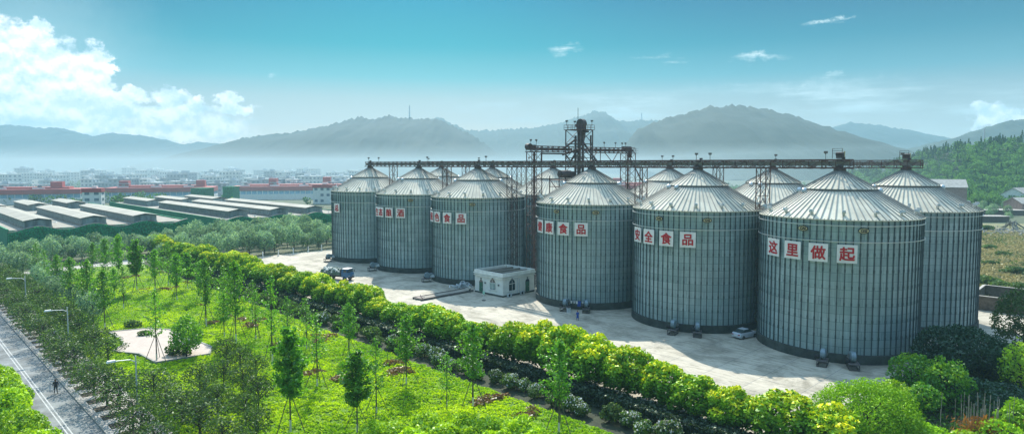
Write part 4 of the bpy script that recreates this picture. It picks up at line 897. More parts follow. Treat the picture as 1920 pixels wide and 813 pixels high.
# ------------------------------------------------------------------ ivy-walled factory halls with roof monitors
def hall(s0, s1, t0, t1, mons, lab, z=6.0, second=()):
    root = tag(empty('ivy_factory', st(s0, t0), ROT_S), lab, 'factory', 'ivy-walled factory halls')
    w, d = s1-s0, t1-t0
    def wz(y): return z+.75*cos(2*pi*(y-8)/16.0)                       # wavy parapet
    mb = MB(); n = int(d/1.0)
    mb.box((w/2, -d/2, (z-.3)/2), (w, d, z-.3))
    for i in range(n):
        y0, y1 = d*i/n, d*(i+1)/n; mb.add([(-.3, -y0, 0), (-.3, -y1, 0), (-.3, -y1, wz(y1)), (-.3, -y0, wz(y0)), (.5, -y0, 0), (.5, -y1, 0), (.5, -y1, wz(y1)), (.5, -y0, wz(y0))],
               [(0, 1, 2, 3), (7, 6, 5, 4), (3, 2, 6, 7)])
    for y in (0, -d): mb.box((w/2, y, (z+.4)/2), (w, .5, z+.4))
    mb.build('wall', MT['ivywall'], root)
    mb = MB()
    for i in range(n):
        y0, y1 = d*i/n, d*(i+1)/n; mb.bar((.1, -y0, wz(y0)+.12), (.1, -y1, wz(y1)+.12), 1.0, .22)
    mb.build('coping', MT['flatroof'], root)
    k = int(d*z*11); rng = np.random.default_rng(int(t0)+50); y = rng.uniform(0, d, k); hh = rng.random(k); P = np.stack([np.full(k, -.45)-rng.random(k)*.3, -y, hh*(z+.75*np.cos(2*pi*(y-8)/16))], 1)
    V, F = quads(P, np.tile([-1., 0, .35], (k, 1)), .55, .8, .5, rng); link(bpy.data.objects.new('ivy', np_mesh('ivy', V, F, LF['ivy'], None, rng.random(k))), root)
    mb = MB(); mb.box((w/2+.3, -d/2, z-.14), (w-1.0, d-.5, .3)); mb.build('roof', MT['flatroof'], root)
    for (a, b, t, wd) in mons:
        o = MB(); L = b-a; y = -(t-t0); x = a-s0
        o.box((x+L/2, y, z+1.35), (L, wd, 2.7)); o.box((x+L/2, y, z+.35), (L+.1, wd+.5, .5), m=1)
        for k_ in range(int(L/2.5)): 
            for s_ in (-1, 1): o.box((x+1.2+k_*2.5, y+s_*wd/2, z+1.6), (.22, .12, 1.9), m=2)
        m = o.build('roof_monitor', [MT['monwall'], MT['flatroof'], MT['gable']], root)
        for xx in (x-.06, x+L+.06): o = MB(); o.box((xx, y, z+1.4), (.12, wd+.02, 2.85)); o.build('gable', MT['gable'], m)
        o = MB(); h0 = z+2.75
        for s_ in (-1, 1):
            o.add([(x-.5, y, h0+.75), (x+L+.5, y, h0+.75), (x+L+.5, y+s_*(wd/2+.5), h0), (x-.5, y+s_*(wd/2+.5), h0), (x-.5, y, h0+.55), (x+L+.5, y, h0+.55), (x+L+.5, y+s_*(wd/2+.5), h0-.2), (x-.5, y+s_*(wd/2+.5), h0-.2)],
                  [(0, 1, 2, 3), (7, 6, 5, 4), (0, 3, 7, 4), (1, 5, 6, 2), (3, 2, 6, 7)])
        o.build('monitor_roof', MT['slateroof'], m)
    return root
MT['ivywall'] = mat('ivy_covered_wall', (.025, .18, .09), .95, 0, .4, .6, col2=(.05, .26, .13), bump=.6)
hall(262.5, 418, 31.5, 86, [(265, 348, 40, 7.4), (265, 348, 56, 7.4), (264, 348, 72, 7.4), (368, 410, 56, 7.4), (374, 410, 72, 7.4), (366, 410, 40, 7.4)], 'low factory hall behind a wavy ivy wall, left half with the nearest roof monitors')
hall(257, 416, 96, 152, [(263, 350, 105.5, 7.4), (259.5, 350, 121, 7.4), (261, 350, 137.5, 7.4), (366, 410, 105, 7.4), (366, 410, 121, 7.4), (366, 410, 137, 7.4)], 'long factory hall behind a wavy ivy wall, reaching behind the leftmost silo')
# red-banded factory blocks beyond
def redblock(A, B, h, depth, lab, boxes=(), win=True):
    A, B = Vector(A), Vector(B); d = (B-A); L = d.length; rz = atan2(d.y, d.x); root = tag(empty('red_factory', A, rz), lab, 'factory', 'red-banded factory blocks')
    mb = MB(); mb.box((L/2, depth/2, h*.21), (L, depth, h*.42)); mb.build('wall', MT['white'], root)
    mb = MB(); mb.box((L/2, depth/2, h*.55), (L-.6, depth-.6, h*.28)); k = int(L/4)
    for i in range(k+1): mb.box((i*L/k, .2, h*.55), (.4, .5, h*.28), m=1)
    mb.build('window_band', [MT['bluewin'], MT['townwall']], root)
    mb = MB(); mb.box((L/2, depth/2, h*.84), (L+.4, depth+.4, h*.33)); mb.box((L/2, depth*.55, h*1.06), (L*.8, depth*.5, h*.14)); 
    for x, w, hh in boxes: mb.box((x*L, depth*.5, h+hh/2), (w, 8, hh))
    mb.build('red_fascia', MT['redband'], root)
    for i in range(int(L/22)):
        mb = MB(); x = 10+i*22; mb.box((x, depth*.35, h*1.06), (7, 6, 1.2), m=0); mb.box((x, depth*.35, h*1.06+1.2), (2, 2, 1.4), m=1); mb.box((x, depth*.35, h*1.06+2.2), (8, 5, .5), m=1)
        mb.build('roof_house', [MT['townwall'], MT['towngrey']], root)
red_y = lambda px, Y: ((px-960)/FPX*Y, Y, 0)
redblock(red_y(-120, 425), red_y(150, 455), 10.2, 26, 'red-banded factory with blue windows at the far left edge', ((.80, 7, 5),))
redblock(red_y(196, 470), red_y(400, 492), 10.2, 26, 'red-banded factory between the white corner block and the green tower walls', ((.14, 6, 5), (.86, 6, 5)))
redblock(red_y(430, 500), red_y(700, 520), 10.2, 26, 'red-banded factory running towards the leftmost silo', ((.28, 6, 6), (.66, 6, 7)))
redblock(red_y(1035, 500), red_y(1290, 500), 11.5, 26, 'red factory glimpsed under the conveyors right of the elevator tower', ((.08, 6, 6), (.5, 6, 5)))
def winblock(name, loc, rz, w, d, h, wallm, floors, cols, lab, cat, top=None, group=None, seed=0, parts=False):
    mb = MB(); rr = random.Random(seed); fh = h/floors; WB_ = []
    for f in range(floors):
        for c_ in range(cols):
            if rr.random() < .1: continue
            WB_.append(((-w/2+w*(c_+.5)/cols, -d/2, fh*(f+.55)), (w/cols*.5, .12, fh*.45)))
        n = max(1, int(cols*d/w))
        for c_ in range(n):
            for s_ in (-1, 1): WB_.append(((s_*w/2, -d/2+d*(c_+.5)/n, fh*(f+.55)), (.12, d/n*.5, fh*.45)))
    mb.box((0, 0, h/2), (w, d, h)); mb.box((0, 0, h+.25), (w+.5, d+.5, .5)); mb.box((rr.uniform(-.3, .3)*w, 0, h+1.4), (w*.25, d*.4, 2.6))
    if rr.random() < .5: mb.tube((w*.3, 0, h), (w*.3, 0, h+1.8), .9, n=8)
    if not parts:
        for q in WB_: mb.box(*q, m=1)
        return tag(mb.build(name, [wallm, MT['townwin']], None, loc, rz), lab, cat, group)
    root = tag(empty(name, loc, rz), lab, cat, group); mb.build('wall', wallm, root)
    for q in WB_: m2 = MB(); m2.box(*q); m2.build('window', MT['townwin'], root)
    if top: mb = MB(); mb.box((0, 0, h+.3), (w+.7, d+.7, 2.4)); mb.build('red_fascia', MT['redband'], root)
    return root
p = at_y(176, 380, 402); winblock('corner_block', (p.x, p.y, 0), .35, 10, 9, 11.2, MT['white'], 3, 2, 'white three-storey corner block with a red top among the ivy halls', 'building', True, None, 1, True)
p = at_y(608, 360, 455); winblock('gate_block', (p.x, p.y, 0), -.1, 13, 8, 12.0, MT['white'], 3, 3, 'white gate block with a red tower beside the leftmost silo roof', 'building', True, None, 2, True)
for px, w, h, Y, lab in ((380, 11, 11, 440, 'green ivy-covered block left of the pale gap in the red factory'), (434, 7, 12, 445, 'narrow green ivy-covered tower block right of the pale gap')):
    p = at_y(px, 370, Y); mb = MB(); mb.box((0, 0, h/2), (w, 9, h)); mb.box((0, 0, h+.15), (w+.5, 9.5, .3)); o = mb.build('ivy_block', MT['ivywall'], None, (p.x, p.y, 0), -.1); tag(o, lab, 'building')
    k = 900; rng = np.random.default_rng(px); P = np.stack([rng.uniform(-w/2, w/2, k), np.full(k, -4.6), rng.uniform(0, h, k)], 1); V, F = quads(P, np.tile([0., -1, .3], (k, 1)), .7, .8, .4, rng)
    link(bpy.data.objects.new('ivy', np_mesh('ivy', V, F, LF['ivy'], None, rng.random(k))), o)
# hazy town
TR = random.Random(21); rowi = 0
for Y, wmin, wmax, h0, h1, gap in ((560, 9, 20, 10, 15, 6), (640, 11, 26, 10, 18, 8), (740, 12, 28, 11, 20, 9), (860, 14, 32, 11, 22, 12), (1000, 14, 38, 11, 22, 22)):
    rowi += 1; x = (-30-960)/FPX*Y; k = 0
    while x < (680-960)/FPX*Y:
        w = TR.uniform(wmin, wmax); h = TR.uniform(h0, h1); d = TR.uniform(9, 14); x += w/2; k += 1
        winblock('town_block', (x, Y+TR.uniform(-22, 22), 0), TR.uniform(-.35, .35), w, d, h, MT['townwall'] if TR.random() < .68 else MT['towngrey'], max(2, int(h/3.2)), max(2, int(w/3.4)),
                 '%s block from the left in the %s row of the hazy town' % (nth(k), nth(rowi)), 'building', None, 'blocks of the hazy town', k+100*rowi)
        x += w/2+TR.uniform(1, gap)
def treeline():
    rng = np.random.default_rng(8); Vs, Fs, Ts, base = [], [], [], 0
    spots = [(rng.uniform(-40, 700), rng.uniform(500, 1010)) for _ in range(300)]+[(rng.uniform(1150, 1720), rng.uniform(380, 700)) for _ in range(260)]+[(rng.uniform(-60, 640), rng.uniform(428, 470)) for _ in range(26)]+[(rng.uniform(128, 162), rng.uniform(398, 410)) for _ in range(9)]+[(rng.uniform(200, 240), rng.uniform(400, 425)) for _ in range(8)]
    for px, Y in spots:
        x = (px-960)/FPX*Y; h = rng.uniform(5, 9); r = h*.5; lob = [(rng.uniform(-.6, .6)*r, rng.uniform(-.6, .6)*r, h*rng.uniform(.35, .75), r*.7, r*.7, r*.6) for _ in range(5)]
        P, Nn, _ = lobe_points(lob, 110, rng); V, F = quads(P+np.array([x, Y, 0]), Nn, 1.5, .8, .6, rng); Vs.append(V); Fs.append(F+base); base += len(V); Ts.append(np.clip(rng.uniform(.0, .6)+rng.uniform(-.1, .2, len(P)), 0, 1))
    tag(link(bpy.data.objects.new('distant_woods', np_mesh('distant_woods', np.concatenate(Vs), np.concatenate(Fs), LF['forest'], None, np.concatenate(Ts)))), 'hazy dark trees scattered through the far town', 'woods', kind='stuff')
treeline()
def shed(px, Y, w, d, h, rz, wallm, lab, roofm='tile', name='house', rise=.28):
    x = (px-960)/FPX*Y; root = tag(empty(name, (x, Y, 0), rz), lab, 'house'); mb = MB(); mb.box((0, 0, h/2), (w, d, h))
    mb.add([(-w/2, -d/2, h), (-w/2, d/2, h), (-w/2, 0, h+d*rise), (w/2, -d/2, h), (w/2, d/2, h), (w/2, 0, h+d*rise)], [(0, 1, 2), (5, 4, 3)]); mb.build('wall', wallm, root)
    mb = MB()
    for s in (-1, 1): mb.add([(-w/2-.5, s*(d/2+.6), h-.17), (w/2+.5, s*(d/2+.6), h-.17), (w/2+.5, 0, h+d*rise), (-w/2-.5, 0, h+d*rise), (-w/2-.5, s*(d/2+.6), h+.02), (w/2+.5, s*(d/2+.6), h+.02), (w/2+.5, 0, h+d*rise+.2), (-w/2-.5, 0, h+d*rise+.2)],
                             [(0, 1, 2, 3), (7, 6, 5, 4), (0, 4, 5, 1), (0, 3, 7, 4), (1, 5, 6, 2)])
    mb.build('roof', MT[roofm], root)
    for k in range(max(1, int(w/5))):
        mb = MB(); mb.box((-w/2+2.5+k*5, -d/2-.01, h*.55), (1.3, .1, 1.3)); o = mb.build('window', MT['darkglass'], root)
        mb = MB(); mb.box((-w/2+2.5+k*5, -d/2-.05, h*.55-.75), (1.6, .2, .12)); mb.build('sill', MT['cream'], o)
    mb = MB(); mb.box((-w/2-.01, 0, 1.1), (.1, 1.2, 2.2)); mb.build('door', MT['cdark'], root)
shed(1774, 400, 19, 16, 13.5, -.45, MT['redbrick'], 'brick shed with a pale roof behind the right end silo')
shed(1925, 425, 34, 14, 8.0, .5, MT['cream'], 'whitewashed long house below the forested hill at the right edge', rise=.3)
shed(1932, 360, 20, 12, 6.0, .1, MT['redbrick'], 'low brown brick house at the right edge in front of the long house', rise=.25)
for px, Y, w, h, lab in ((1330, 470, 90, 6.5, 'pale flat warehouse seen between the second and third roof peaks'), (1480, 430, 60, 5, 'pale flat warehouse beyond the roofs right of the second front silo')):
    shed(px, Y, w, 24, h, 0, MT['townwall'], lab, 'tile', 'warehouse', .05)
# ------------------------------------------------------------------ right-hand waste ground
pA = [gp(1835, 583), gp(1885, 589)]
bw = tag(empty('brick_wall', gp(1820, 578)), 'low brown brick yard wall beside the lit road at the right', 'wall')
dv = gp(1930, 592)-gp(1820, 578); bw.rotation_euler = (0, 0, atan2(dv.y, dv.x)); mb = MB(); mb.box((dv.length/2, 0, 1.3), (dv.length, .3, 2.6)); mb.box((0, 7, 1.3), (.3, 14, 2.6)); mb.box((dv.length/2, 14, 1.3), (dv.length, .3, 2.6)); mb.build('wall', MT['brick'], bw)
mb = MB(); mb.box((dv.length/2, 0, 2.66), (dv.length+.1, .5, .12)); mb.box((0, 7, 2.665), (.5, 14, .12)); mb.box((dv.length/2, 14, 2.66), (dv.length, .5, .12)); mb.build('coping', MT['pave'], bw)
sheet('dry_field', [(78, 128), (140, 122), (260, 180), (300, 300), (140, 300), (100, 170)], .006, MT['dryfield'])
def dryfield():
    rng = np.random.default_rng(31); k = 16000; y = rng.uniform(131, 262, k); x = y*rng.uniform(.70, .86, k); hh = rng.uniform(.2, 1.1, k)*(1+.3*np.sin(x*.3)*np.cos(y*.22)); P = np.stack([x, y, hh*.6], 1)
    Nn = rng.normal(size=(k, 3)); Nn[:, 2] *= .3; V, F = quads(P, Nn, .9, .5, .3, rng); cl = np.array([mnoise.noise(Vector((a*.09, b*.07, 2))) for a, b in zip(x, y)]); g = (cl+.25*rng.normal(size=k)) > .42
    tag(link(bpy.data.objects.new('dry_grass', np_mesh('dry_grass', V, F, [LF['dry'], LF['field']], g.astype(int), rng.random(k)))), 'tawny dry grass and weeds on the waste ground at the right', 'grass', kind='stuff')
dryfield()
mb = MB(); rr = random.Random(9); c0 = gp(1885, 436)
for k in range(420): mb.box((c0.x+rr.gauss(0, 12), c0.y+rr.gauss(0, 7), rr.uniform(.1, .7)), (rr.uniform(.3, 1.6), rr.uniform(.3, 1.0), rr.uniform(.2, .8)), rr.uniform(0, 3), 0, .75)
tag(mb.build('rubble', MT['rubble']), 'grey rubble strewn over the waste ground', 'rubble', kind='stuff')
mb = MB(); c0 = gp(1897, 428)
for k in range(26): a = rr.uniform(0, 6.28); mb.bar((4*cos(a)*rr.uniform(.5, 1.4), 3*sin(a), .1), (rr.uniform(-1.6, 1.6), rr.uniform(-.8, .8), rr.uniform(2.0, 3.6)), .22)
tag(mb.build('timber_heap', MT['timber'], None, c0), 'heap of weathered beams on the rubble at the right', 'timber heap')
for px, py, w, d, lab in ((1868, 402, 34, 12, 'long pale roof slab of a low shed beyond the rubble'), (1850, 415, 16, 7, 'small pale roof slab beside the right end silo')):
    p = gp(px, py); root = tag(empty('low_shed', p, -.1), lab, 'shed'); mb = MB(); mb.box((0, 0, 1.3), (w, d, 2.6)); mb.build('wall', MT['brick'], root); mb = MB(); mb.box((0, 0, 2.7), (w+1, d+1, .25)); mb.build('roof', MT['pave'], root)

# ------------------------------------------------------------------ vegetation
def crown(name, lobes, n, size, leaf, tone, seed, aspect=.65, jit=.8, shell=.35, mats=None, extra=None):
    rng = np.random.default_rng(seed); P, Nn, idx = lobe_points(lobes, n, rng, shell); V, F = quads(P, Nn, size, aspect, jit, rng)
    tn = np.clip(tone(P, Nn, idx, rng), 0, 1); mi = None
    if extra is not None: mi = extra(P, Nn, rng).astype(int)
    return np_mesh(name, V, F, mats or LF[leaf], mi, tn)
def dome_lobes(r, h, z0, k, rng, lr=.45, flat=1.0):
    out = [(0, 0, z0+h*.45, r*.66, r*.66, h*.46)]
    for i in range(k):
        u = (i+.5)/k; th = i*2.39996+rng.uniform(-.3, .3); el_ = math.asin(min(1, u*1.15-.15 if u*1.15 > .15 else 0)); q = r*.68*rng.uniform(.85, 1.12)
        out.append((q*cos(th)*cos(el_), q*sin(th)*cos(el_), z0+h*.38+h*.40*sin(el_)*rng.uniform(.85, 1.1), r*lr*rng.uniform(.8, 1.2), r*lr*rng.uniform(.8, 1.2), h*.27*flat*rng.uniform(.8, 1.2)))
    return out
def trunk_mesh(name, h, r, limbs, spread, m, seed, lime=0.0, thin=.3):
    rr = random.Random(seed); mb = MB(); x = y = 0; z = 0; n = 5
    for i in range(n):
        x2, y2, z2 = x+rr.uniform(-.05, .05)*h*.4, y+rr.uniform(-.05, .05)*h*.4, h*(i+1)/n
        mb.tube((x, y, z), (x2, y2, z2), r*(1-.75*i/n), r*(1-.75*(i+1)/n), 7); x, y, z = x2, y2, z2
    if lime: mb.tube((0, 0, .02), (0, 0, lime), r*1.08, r*1.04, 8, 1)
    for k in range(limbs):
        a = k*2.4+rr.uniform(-.4, .4); z0 = h*(.3+.65*k/limbs); l = spread*rr.uniform(.6, 1)*(1.1-.6*k/limbs); mid = Vector((cos(a)*l*.5, sin(a)*l*.5, z0+l*.45)); 
        mb.tube((0, 0, z0), mid, r*.38, r*.22, 5); mb.tube(mid, (cos(a)*l, sin(a)*l, z0+l*(.75+.3*rr.random())), r*.22, r*.06, 5)
    me = mb.build(name, [MT[m], MT['lime']]); d = me.data; bpy.data.objects.remove(me); return d
def plant(name, p, rz, sc, parts, lab, cat, group=None, scz=None):
    r = tag(empty(name, p, rz), lab, cat, group); r.scale = (sc, sc, scz or sc)
    for nm, me in parts: link(bpy.data.objects.new(nm, me), r)
    return r
PR = random.Random(77)
# -- the trimmed camphor row between planting bed and yard
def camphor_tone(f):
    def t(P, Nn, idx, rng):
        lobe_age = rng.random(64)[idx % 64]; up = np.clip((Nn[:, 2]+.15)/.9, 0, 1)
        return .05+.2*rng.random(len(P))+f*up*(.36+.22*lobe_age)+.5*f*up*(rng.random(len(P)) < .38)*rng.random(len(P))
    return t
CAM = []
for k in range(5):
    rng = np.random.default_rng(100+k); lo = dome_lobes(3.0, 5.5, .75, 22, rng, .36)
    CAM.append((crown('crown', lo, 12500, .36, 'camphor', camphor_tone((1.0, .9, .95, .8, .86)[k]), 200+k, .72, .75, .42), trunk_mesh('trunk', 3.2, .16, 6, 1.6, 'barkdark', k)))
N_CAM = 44
for i in range(N_CAM):
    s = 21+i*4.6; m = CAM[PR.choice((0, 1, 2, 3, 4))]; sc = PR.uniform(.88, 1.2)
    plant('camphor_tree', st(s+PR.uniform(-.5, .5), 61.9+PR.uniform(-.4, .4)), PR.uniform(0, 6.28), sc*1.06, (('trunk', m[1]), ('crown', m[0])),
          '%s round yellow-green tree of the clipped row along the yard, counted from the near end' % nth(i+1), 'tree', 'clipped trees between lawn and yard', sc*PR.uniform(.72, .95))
# -- bright trees across the road
BRT = []
for k in range(3):
    rng = np.random.default_rng(140+k); BRT.append((crown('crown', dome_lobes(2.7, 5.0, 1.0, 18, rng, .38), 6500, .36, 'bright', lambda P, Nn, idx, rng: .35+.5*rng.random(64)[idx % 64]+.2*rng.normal(size=len(P)), 240+k, .7, .75, .25), trunk_mesh('trunk', 3, .15, 6, 1.6, 'bark', 20+k)))
for i in range(11):
    m = BRT[i % 3]; plant('roadside_tree', st(58+i*3.9, 9.2+PR.uniform(-.4, .4)), PR.uniform(0, 6), PR.uniform(.66, .84), (('trunk', m[1]), ('crown', m[0])), '%s bright green tree across the left road, counted from the bottom edge' % nth(i+1), 'tree', 'bright trees across the road')
# -- dark sparse trees on the pavement side
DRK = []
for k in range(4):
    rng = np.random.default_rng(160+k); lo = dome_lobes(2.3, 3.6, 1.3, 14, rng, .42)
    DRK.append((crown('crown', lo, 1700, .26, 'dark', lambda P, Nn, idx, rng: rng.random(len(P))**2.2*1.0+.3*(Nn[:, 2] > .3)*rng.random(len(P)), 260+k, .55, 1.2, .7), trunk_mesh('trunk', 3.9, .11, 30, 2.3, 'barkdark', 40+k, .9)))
def clear_of_plaza(p, m=2.0):
    return not any(inpoly(p+Vector((dx, dy, 0)), PLAZA) for dx in (-m, 0, m) for dy in (-m, 0, m))
k1 = 0
def scr_y(p):
    d = p.y*cos(PITCH)-(p.z-HC)*sin(PITCH); v = (p.z-HC)*cos(PITCH)+p.y*sin(PITCH); return CY-FPX*v/d
def hides_plaza(p, h):
    px = project_x(p); return 205 < px < 405 and scr_y(p) > 640 and scr_y(p+Vector((0, 0, h))) < 678
for i in range(74):
    ro = i % 2
    p = st(20+(i//2)*4.9+ro*2.4+PR.uniform(-.7, .7), (17.9, 22.2)[ro]+PR.uniform(-.4, .5)); m = DRK[(i//2) % 4]
    if ro and hides_plaza(p, 4.5) or not clear_of_plaza(p, 1): continue
    k1 += 1
    plant('osmanthus_tree', p, PR.uniform(0, 6), PR.uniform(.95, 1.25), (('trunk', m[1]), ('crown', m[0])), '%s dark round tree of the pavement row, counted from the bottom edge' % nth(k1), 'tree', 'dark trees along the pavement', PR.uniform(.72, 1.0))
k1 = 0
for t in (26.4, 29.6, 33.0, 36.2):
    for i in range(11):
        s = 44+i*4.4+PR.uniform(-1, 1); p = st(s, t+PR.uniform(-.8, .8))
        if not clear_of_plaza(p, 2.6) or s > 96-(t-26)*1.0 or t > 28.5+(s-65)*.42 or hides_plaza(p, 3.6): continue
        k1 += 1; m = DRK[PR.randrange(4)]
        plant('dark_shrub', p, PR.uniform(0, 6), PR.uniform(.7, 1.0), (('trunk', m[1]), ('crown', m[0])), '%s dark twiggy shrub in the thicket between the road lamps and the lawn' % nth(k1), 'shrub', 'twiggy shrubs left of the lawn')
# -- grey-green trees beyond the lawn
FAR = []
for k in range(5):
    rng = np.random.default_rng(180+k); h = 7.6; lo = dome_lobes(2.9, h-1.2, 1.2, 16, rng, .40)
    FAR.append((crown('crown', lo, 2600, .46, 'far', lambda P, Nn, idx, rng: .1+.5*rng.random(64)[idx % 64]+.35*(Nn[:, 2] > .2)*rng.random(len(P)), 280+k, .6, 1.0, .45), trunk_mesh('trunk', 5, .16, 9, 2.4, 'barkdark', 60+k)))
rowi = 0
for s, ta, tb in ((194.5, 66, 118), (203, 60, 118), (213, 14, 118), (222, 10, 118), (231, 8, 118), (240, 30, 118)):
    rowi += 1; k1 = 0; t = ta
    while t < tb:
        p = st(s+PR.uniform(-2, 2), t); t += PR.uniform(3.6, 5.4)
        if project_x(p) > 640 or project_x(p) < -60: continue
        k1 += 1; m = FAR[PR.randrange(5)]; sc = PR.uniform(.5, .76) if t < 80 and s > 226 else PR.uniform(.66, 1.02) if t < 80 else PR.uniform(.84, 1.16)
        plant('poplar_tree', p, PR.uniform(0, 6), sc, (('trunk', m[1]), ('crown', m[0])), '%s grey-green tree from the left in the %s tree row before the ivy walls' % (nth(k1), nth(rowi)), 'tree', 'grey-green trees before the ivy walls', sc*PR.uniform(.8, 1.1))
k1 = 0
for i in range(13):
    p = st(128+i*6.3, 26.5+PR.uniform(-1.5, 2.5)); k1 += 1; m = FAR[PR.randrange(5)]
    plant('poplar_tree', p, PR.uniform(0, 6), PR.uniform(.55, .8), (('trunk', m[1]), ('crown', m[0])), '%s small grey-green tree at the far left of the lawn, counted from near' % nth(k1), 'tree', 'small trees at the far left of the lawn')
# -- young staked trees on the lawn
def young(seed, h, r, n, size, sparse=False):
    rng = np.random.default_rng(seed); br = []; mb = MB(); mb.tube((0, 0, 0), (0, 0, h*.96), .075, .02, 7); mb.tube((0, 0, .02), (0, 0, 1.0), .085, .08, 8, 1); P = []
    k = 34 if not sparse else 22
    for i in range(k):
        u = (i+.5)/k; z = h*(.34+.62*u); a = i*2.4+rng.uniform(-.5, .5); l = r*(.55+.75*sin(pi*min(1, u*.95+.08)))*(1-.45*u)*rng.uniform(.45, 1.25); e = np.array([cos(a)*l, sin(a)*l, z+l*.55]); mb.bar((0, 0, z), e, .035)
        q = int(n/k*(1.35-.6*u)); tt = rng.random(q)**.7; P.append(np.array([0, 0, z])+tt[:, None]*(e-np.array([0, 0, z]))+rng.normal(size=(q, 3))*np.array([.16, .16, .13]))
    P = np.concatenate(P+[np.stack([rng.normal(size=30)*.06, rng.normal(size=30)*.06, rng.uniform(h*.9, h*1.02, 30)], 1)]); Nn = rng.normal(size=P.shape); Nn[:, 2] = abs(Nn[:, 2])+.3
    V, F = quads(P, Nn, size, .75, .5, rng); cm = np_mesh('crown', V, F, LF['young'], None, np.clip(.2+.6*rng.random(len(P)), 0, 1))
    o = mb.build('trunk', [MT['bark'], MT['lime']]); d = o.data; bpy.data.objects.remove(o); return d, cm
YNG = [young(300+k, 7.5, 1.5, 1500, .235) for k in range(3)]; SPA = [young(310+k, 7.5, 1.25, 560, .21, True) for k in range(2)]
DEN = young(320, 7.5, 1.35, 3000, .27)
mb = MB(); mb.tube((1.35, 0, 0), (.06, 0, 2.9), .035, .03, 6); o = mb.build('brace', MT['pole']); BRM = o.data; bpy.data.objects.remove(o)
YT = [(197, 620, 505, 'y', 'slim young tree before the plaza, prop poles spread wide'), (134, 575, 482, 'y', 'young tree left of centre of the far lawn, round bright head'), (166, 597, 487, 'y', 'young tree with dark lower clump, second from the lamp'),
      (85, 537, 468, 's', 'bare young tree with fanned stakes at the lawn left edge'), (70, 523, 456, 's', 'thin bare young tree nearest the path bend'), (175, 513, 455, 'y', 'young tree standing on the path edge, narrow green head'),
      (198, 518, 448, 'y', 'young tree on the path edge with grey-green head'), (224, 536, 440, 'y', 'tall young tree with wide green head beside the brown soil strip'), (257, 549, 450, 'd', 'dark columnar young tree right of the brown soil strip'),
      (291, 548, 468, 'y', 'young tree with leaning stakes between soil strip and stone heap'), (294, 680, 545, 's', 'tall thin young tree growing through the pink plaza'), (316, 537, 455, 's', 'thin young tree near the far end of the yellow row'),
      (332, 566, 475, 'y', 'young tree beside the small stone heap'), (352, 543, 475, 'd', 'small dense young tree by the lawn edge'), (387, 613, 487, 'y', 'tall conical young tree left of the hedge corner'),
      (443, 646, 490, 'y', 'tall young tree with broad lower boughs near the red patches'), (511, 685, 520, 's', 'nearly bare young tree held by long stakes in the lawn middle'), (545, 812, 618, 'd', 'dense dark columnar tree at the lawn bottom'),
      (595, 728, 590, 's', 'bare staked young tree between the columnar tree and the red patches'), (655, 672, 570, 'y', 'bright young tree standing before the dark hedge'), (670, 815, 662, 'd', 'leafy dark young tree at the bottom middle of the lawn'),
      (706, 781, 640, 's', 'thin staked young tree right of the leafy dark one'), (762, 724, 592, 'y', 'bright young tree casting a long shadow on the lawn'), (838, 765, 665, 's', 'airy young tree left of the white-flowered shrubs'),
      (887, 765, 608, 'y', 'bright slender tree in front of the clipped row'), (1048, 815, 640, 'y', 'bright slender tree at the bottom before the white shrubs'), (108, 548, 478, 'y', 'young tree between the bare staked one and the round-headed one'),
      (232, 580, 500, 's', 'thin young tree in the middle of the far lawn'), (420, 590, 500, 's', 'thin young tree beside the hedge at the far lawn'), (480, 640, 545, 's', 'thin young tree just left of the red patches'), (575, 660, 560, 's', 'thin young tree at the hedge edge past the red patches')]
EX = random.Random(17)
for q in range(9):
    while True:
        p_ = st(EX.uniform(75, 190), EX.uniform(27, 51)); px_, py_ = project_x(p_), scr_y(p_)
        if clear_of_plaza(p_, 2.5) and all(abs(px_-y[0]) > 13 or abs(py_-y[1]) > 25 for y in YT): break
    YT.append((px_, py_, py_-EX.uniform(6.2, 8)*FPX/p_.y, 's' if q % 3 else 'y', '%s of the sparse young trees scattered between the named lawn trees, from the near side' % nth(q+1)))
for px, pb, pt, kd, lab in YT:
    b = gp(px, pb); h = HC-(pt-308)/FPX*b.y*1.0; me = {'y': YNG[PR.randrange(3)], 's': SPA[PR.randrange(2)], 'd': DEN}[kd]; sc = h/7.5
    root = plant('young_tree', b, PR.uniform(0, 6), min(1.25, max(.8, sc)), (('trunk', me[0]), ('crown', me[1])), lab, 'tree', 'young staked trees on the lawn', sc)
    for q in range(3): br = link(bpy.data.objects.new('brace', BRM), root); br.rotation_euler = (0, 0, q*2.094+.4)
# round bushy tree by the plaza
rng = np.random.default_rng(333); me = crown('crown', dome_lobes(2.3, 5.6, .9, 14, rng, .40), 3600, .34, 'young', lambda P, Nn, idx, rng: .3+.6*rng.random(len(P)), 334, .7, .9, .5); tm = trunk_mesh('trunk', 3.6, .14, 12, 1.8, 'barkdark', 88)
plant('bushy_tree', gp(350, 673), 1, .95, (('trunk', tm), ('crown', me)), 'bushy multi-branched green tree at the right corner of the pink plaza', 'tree')
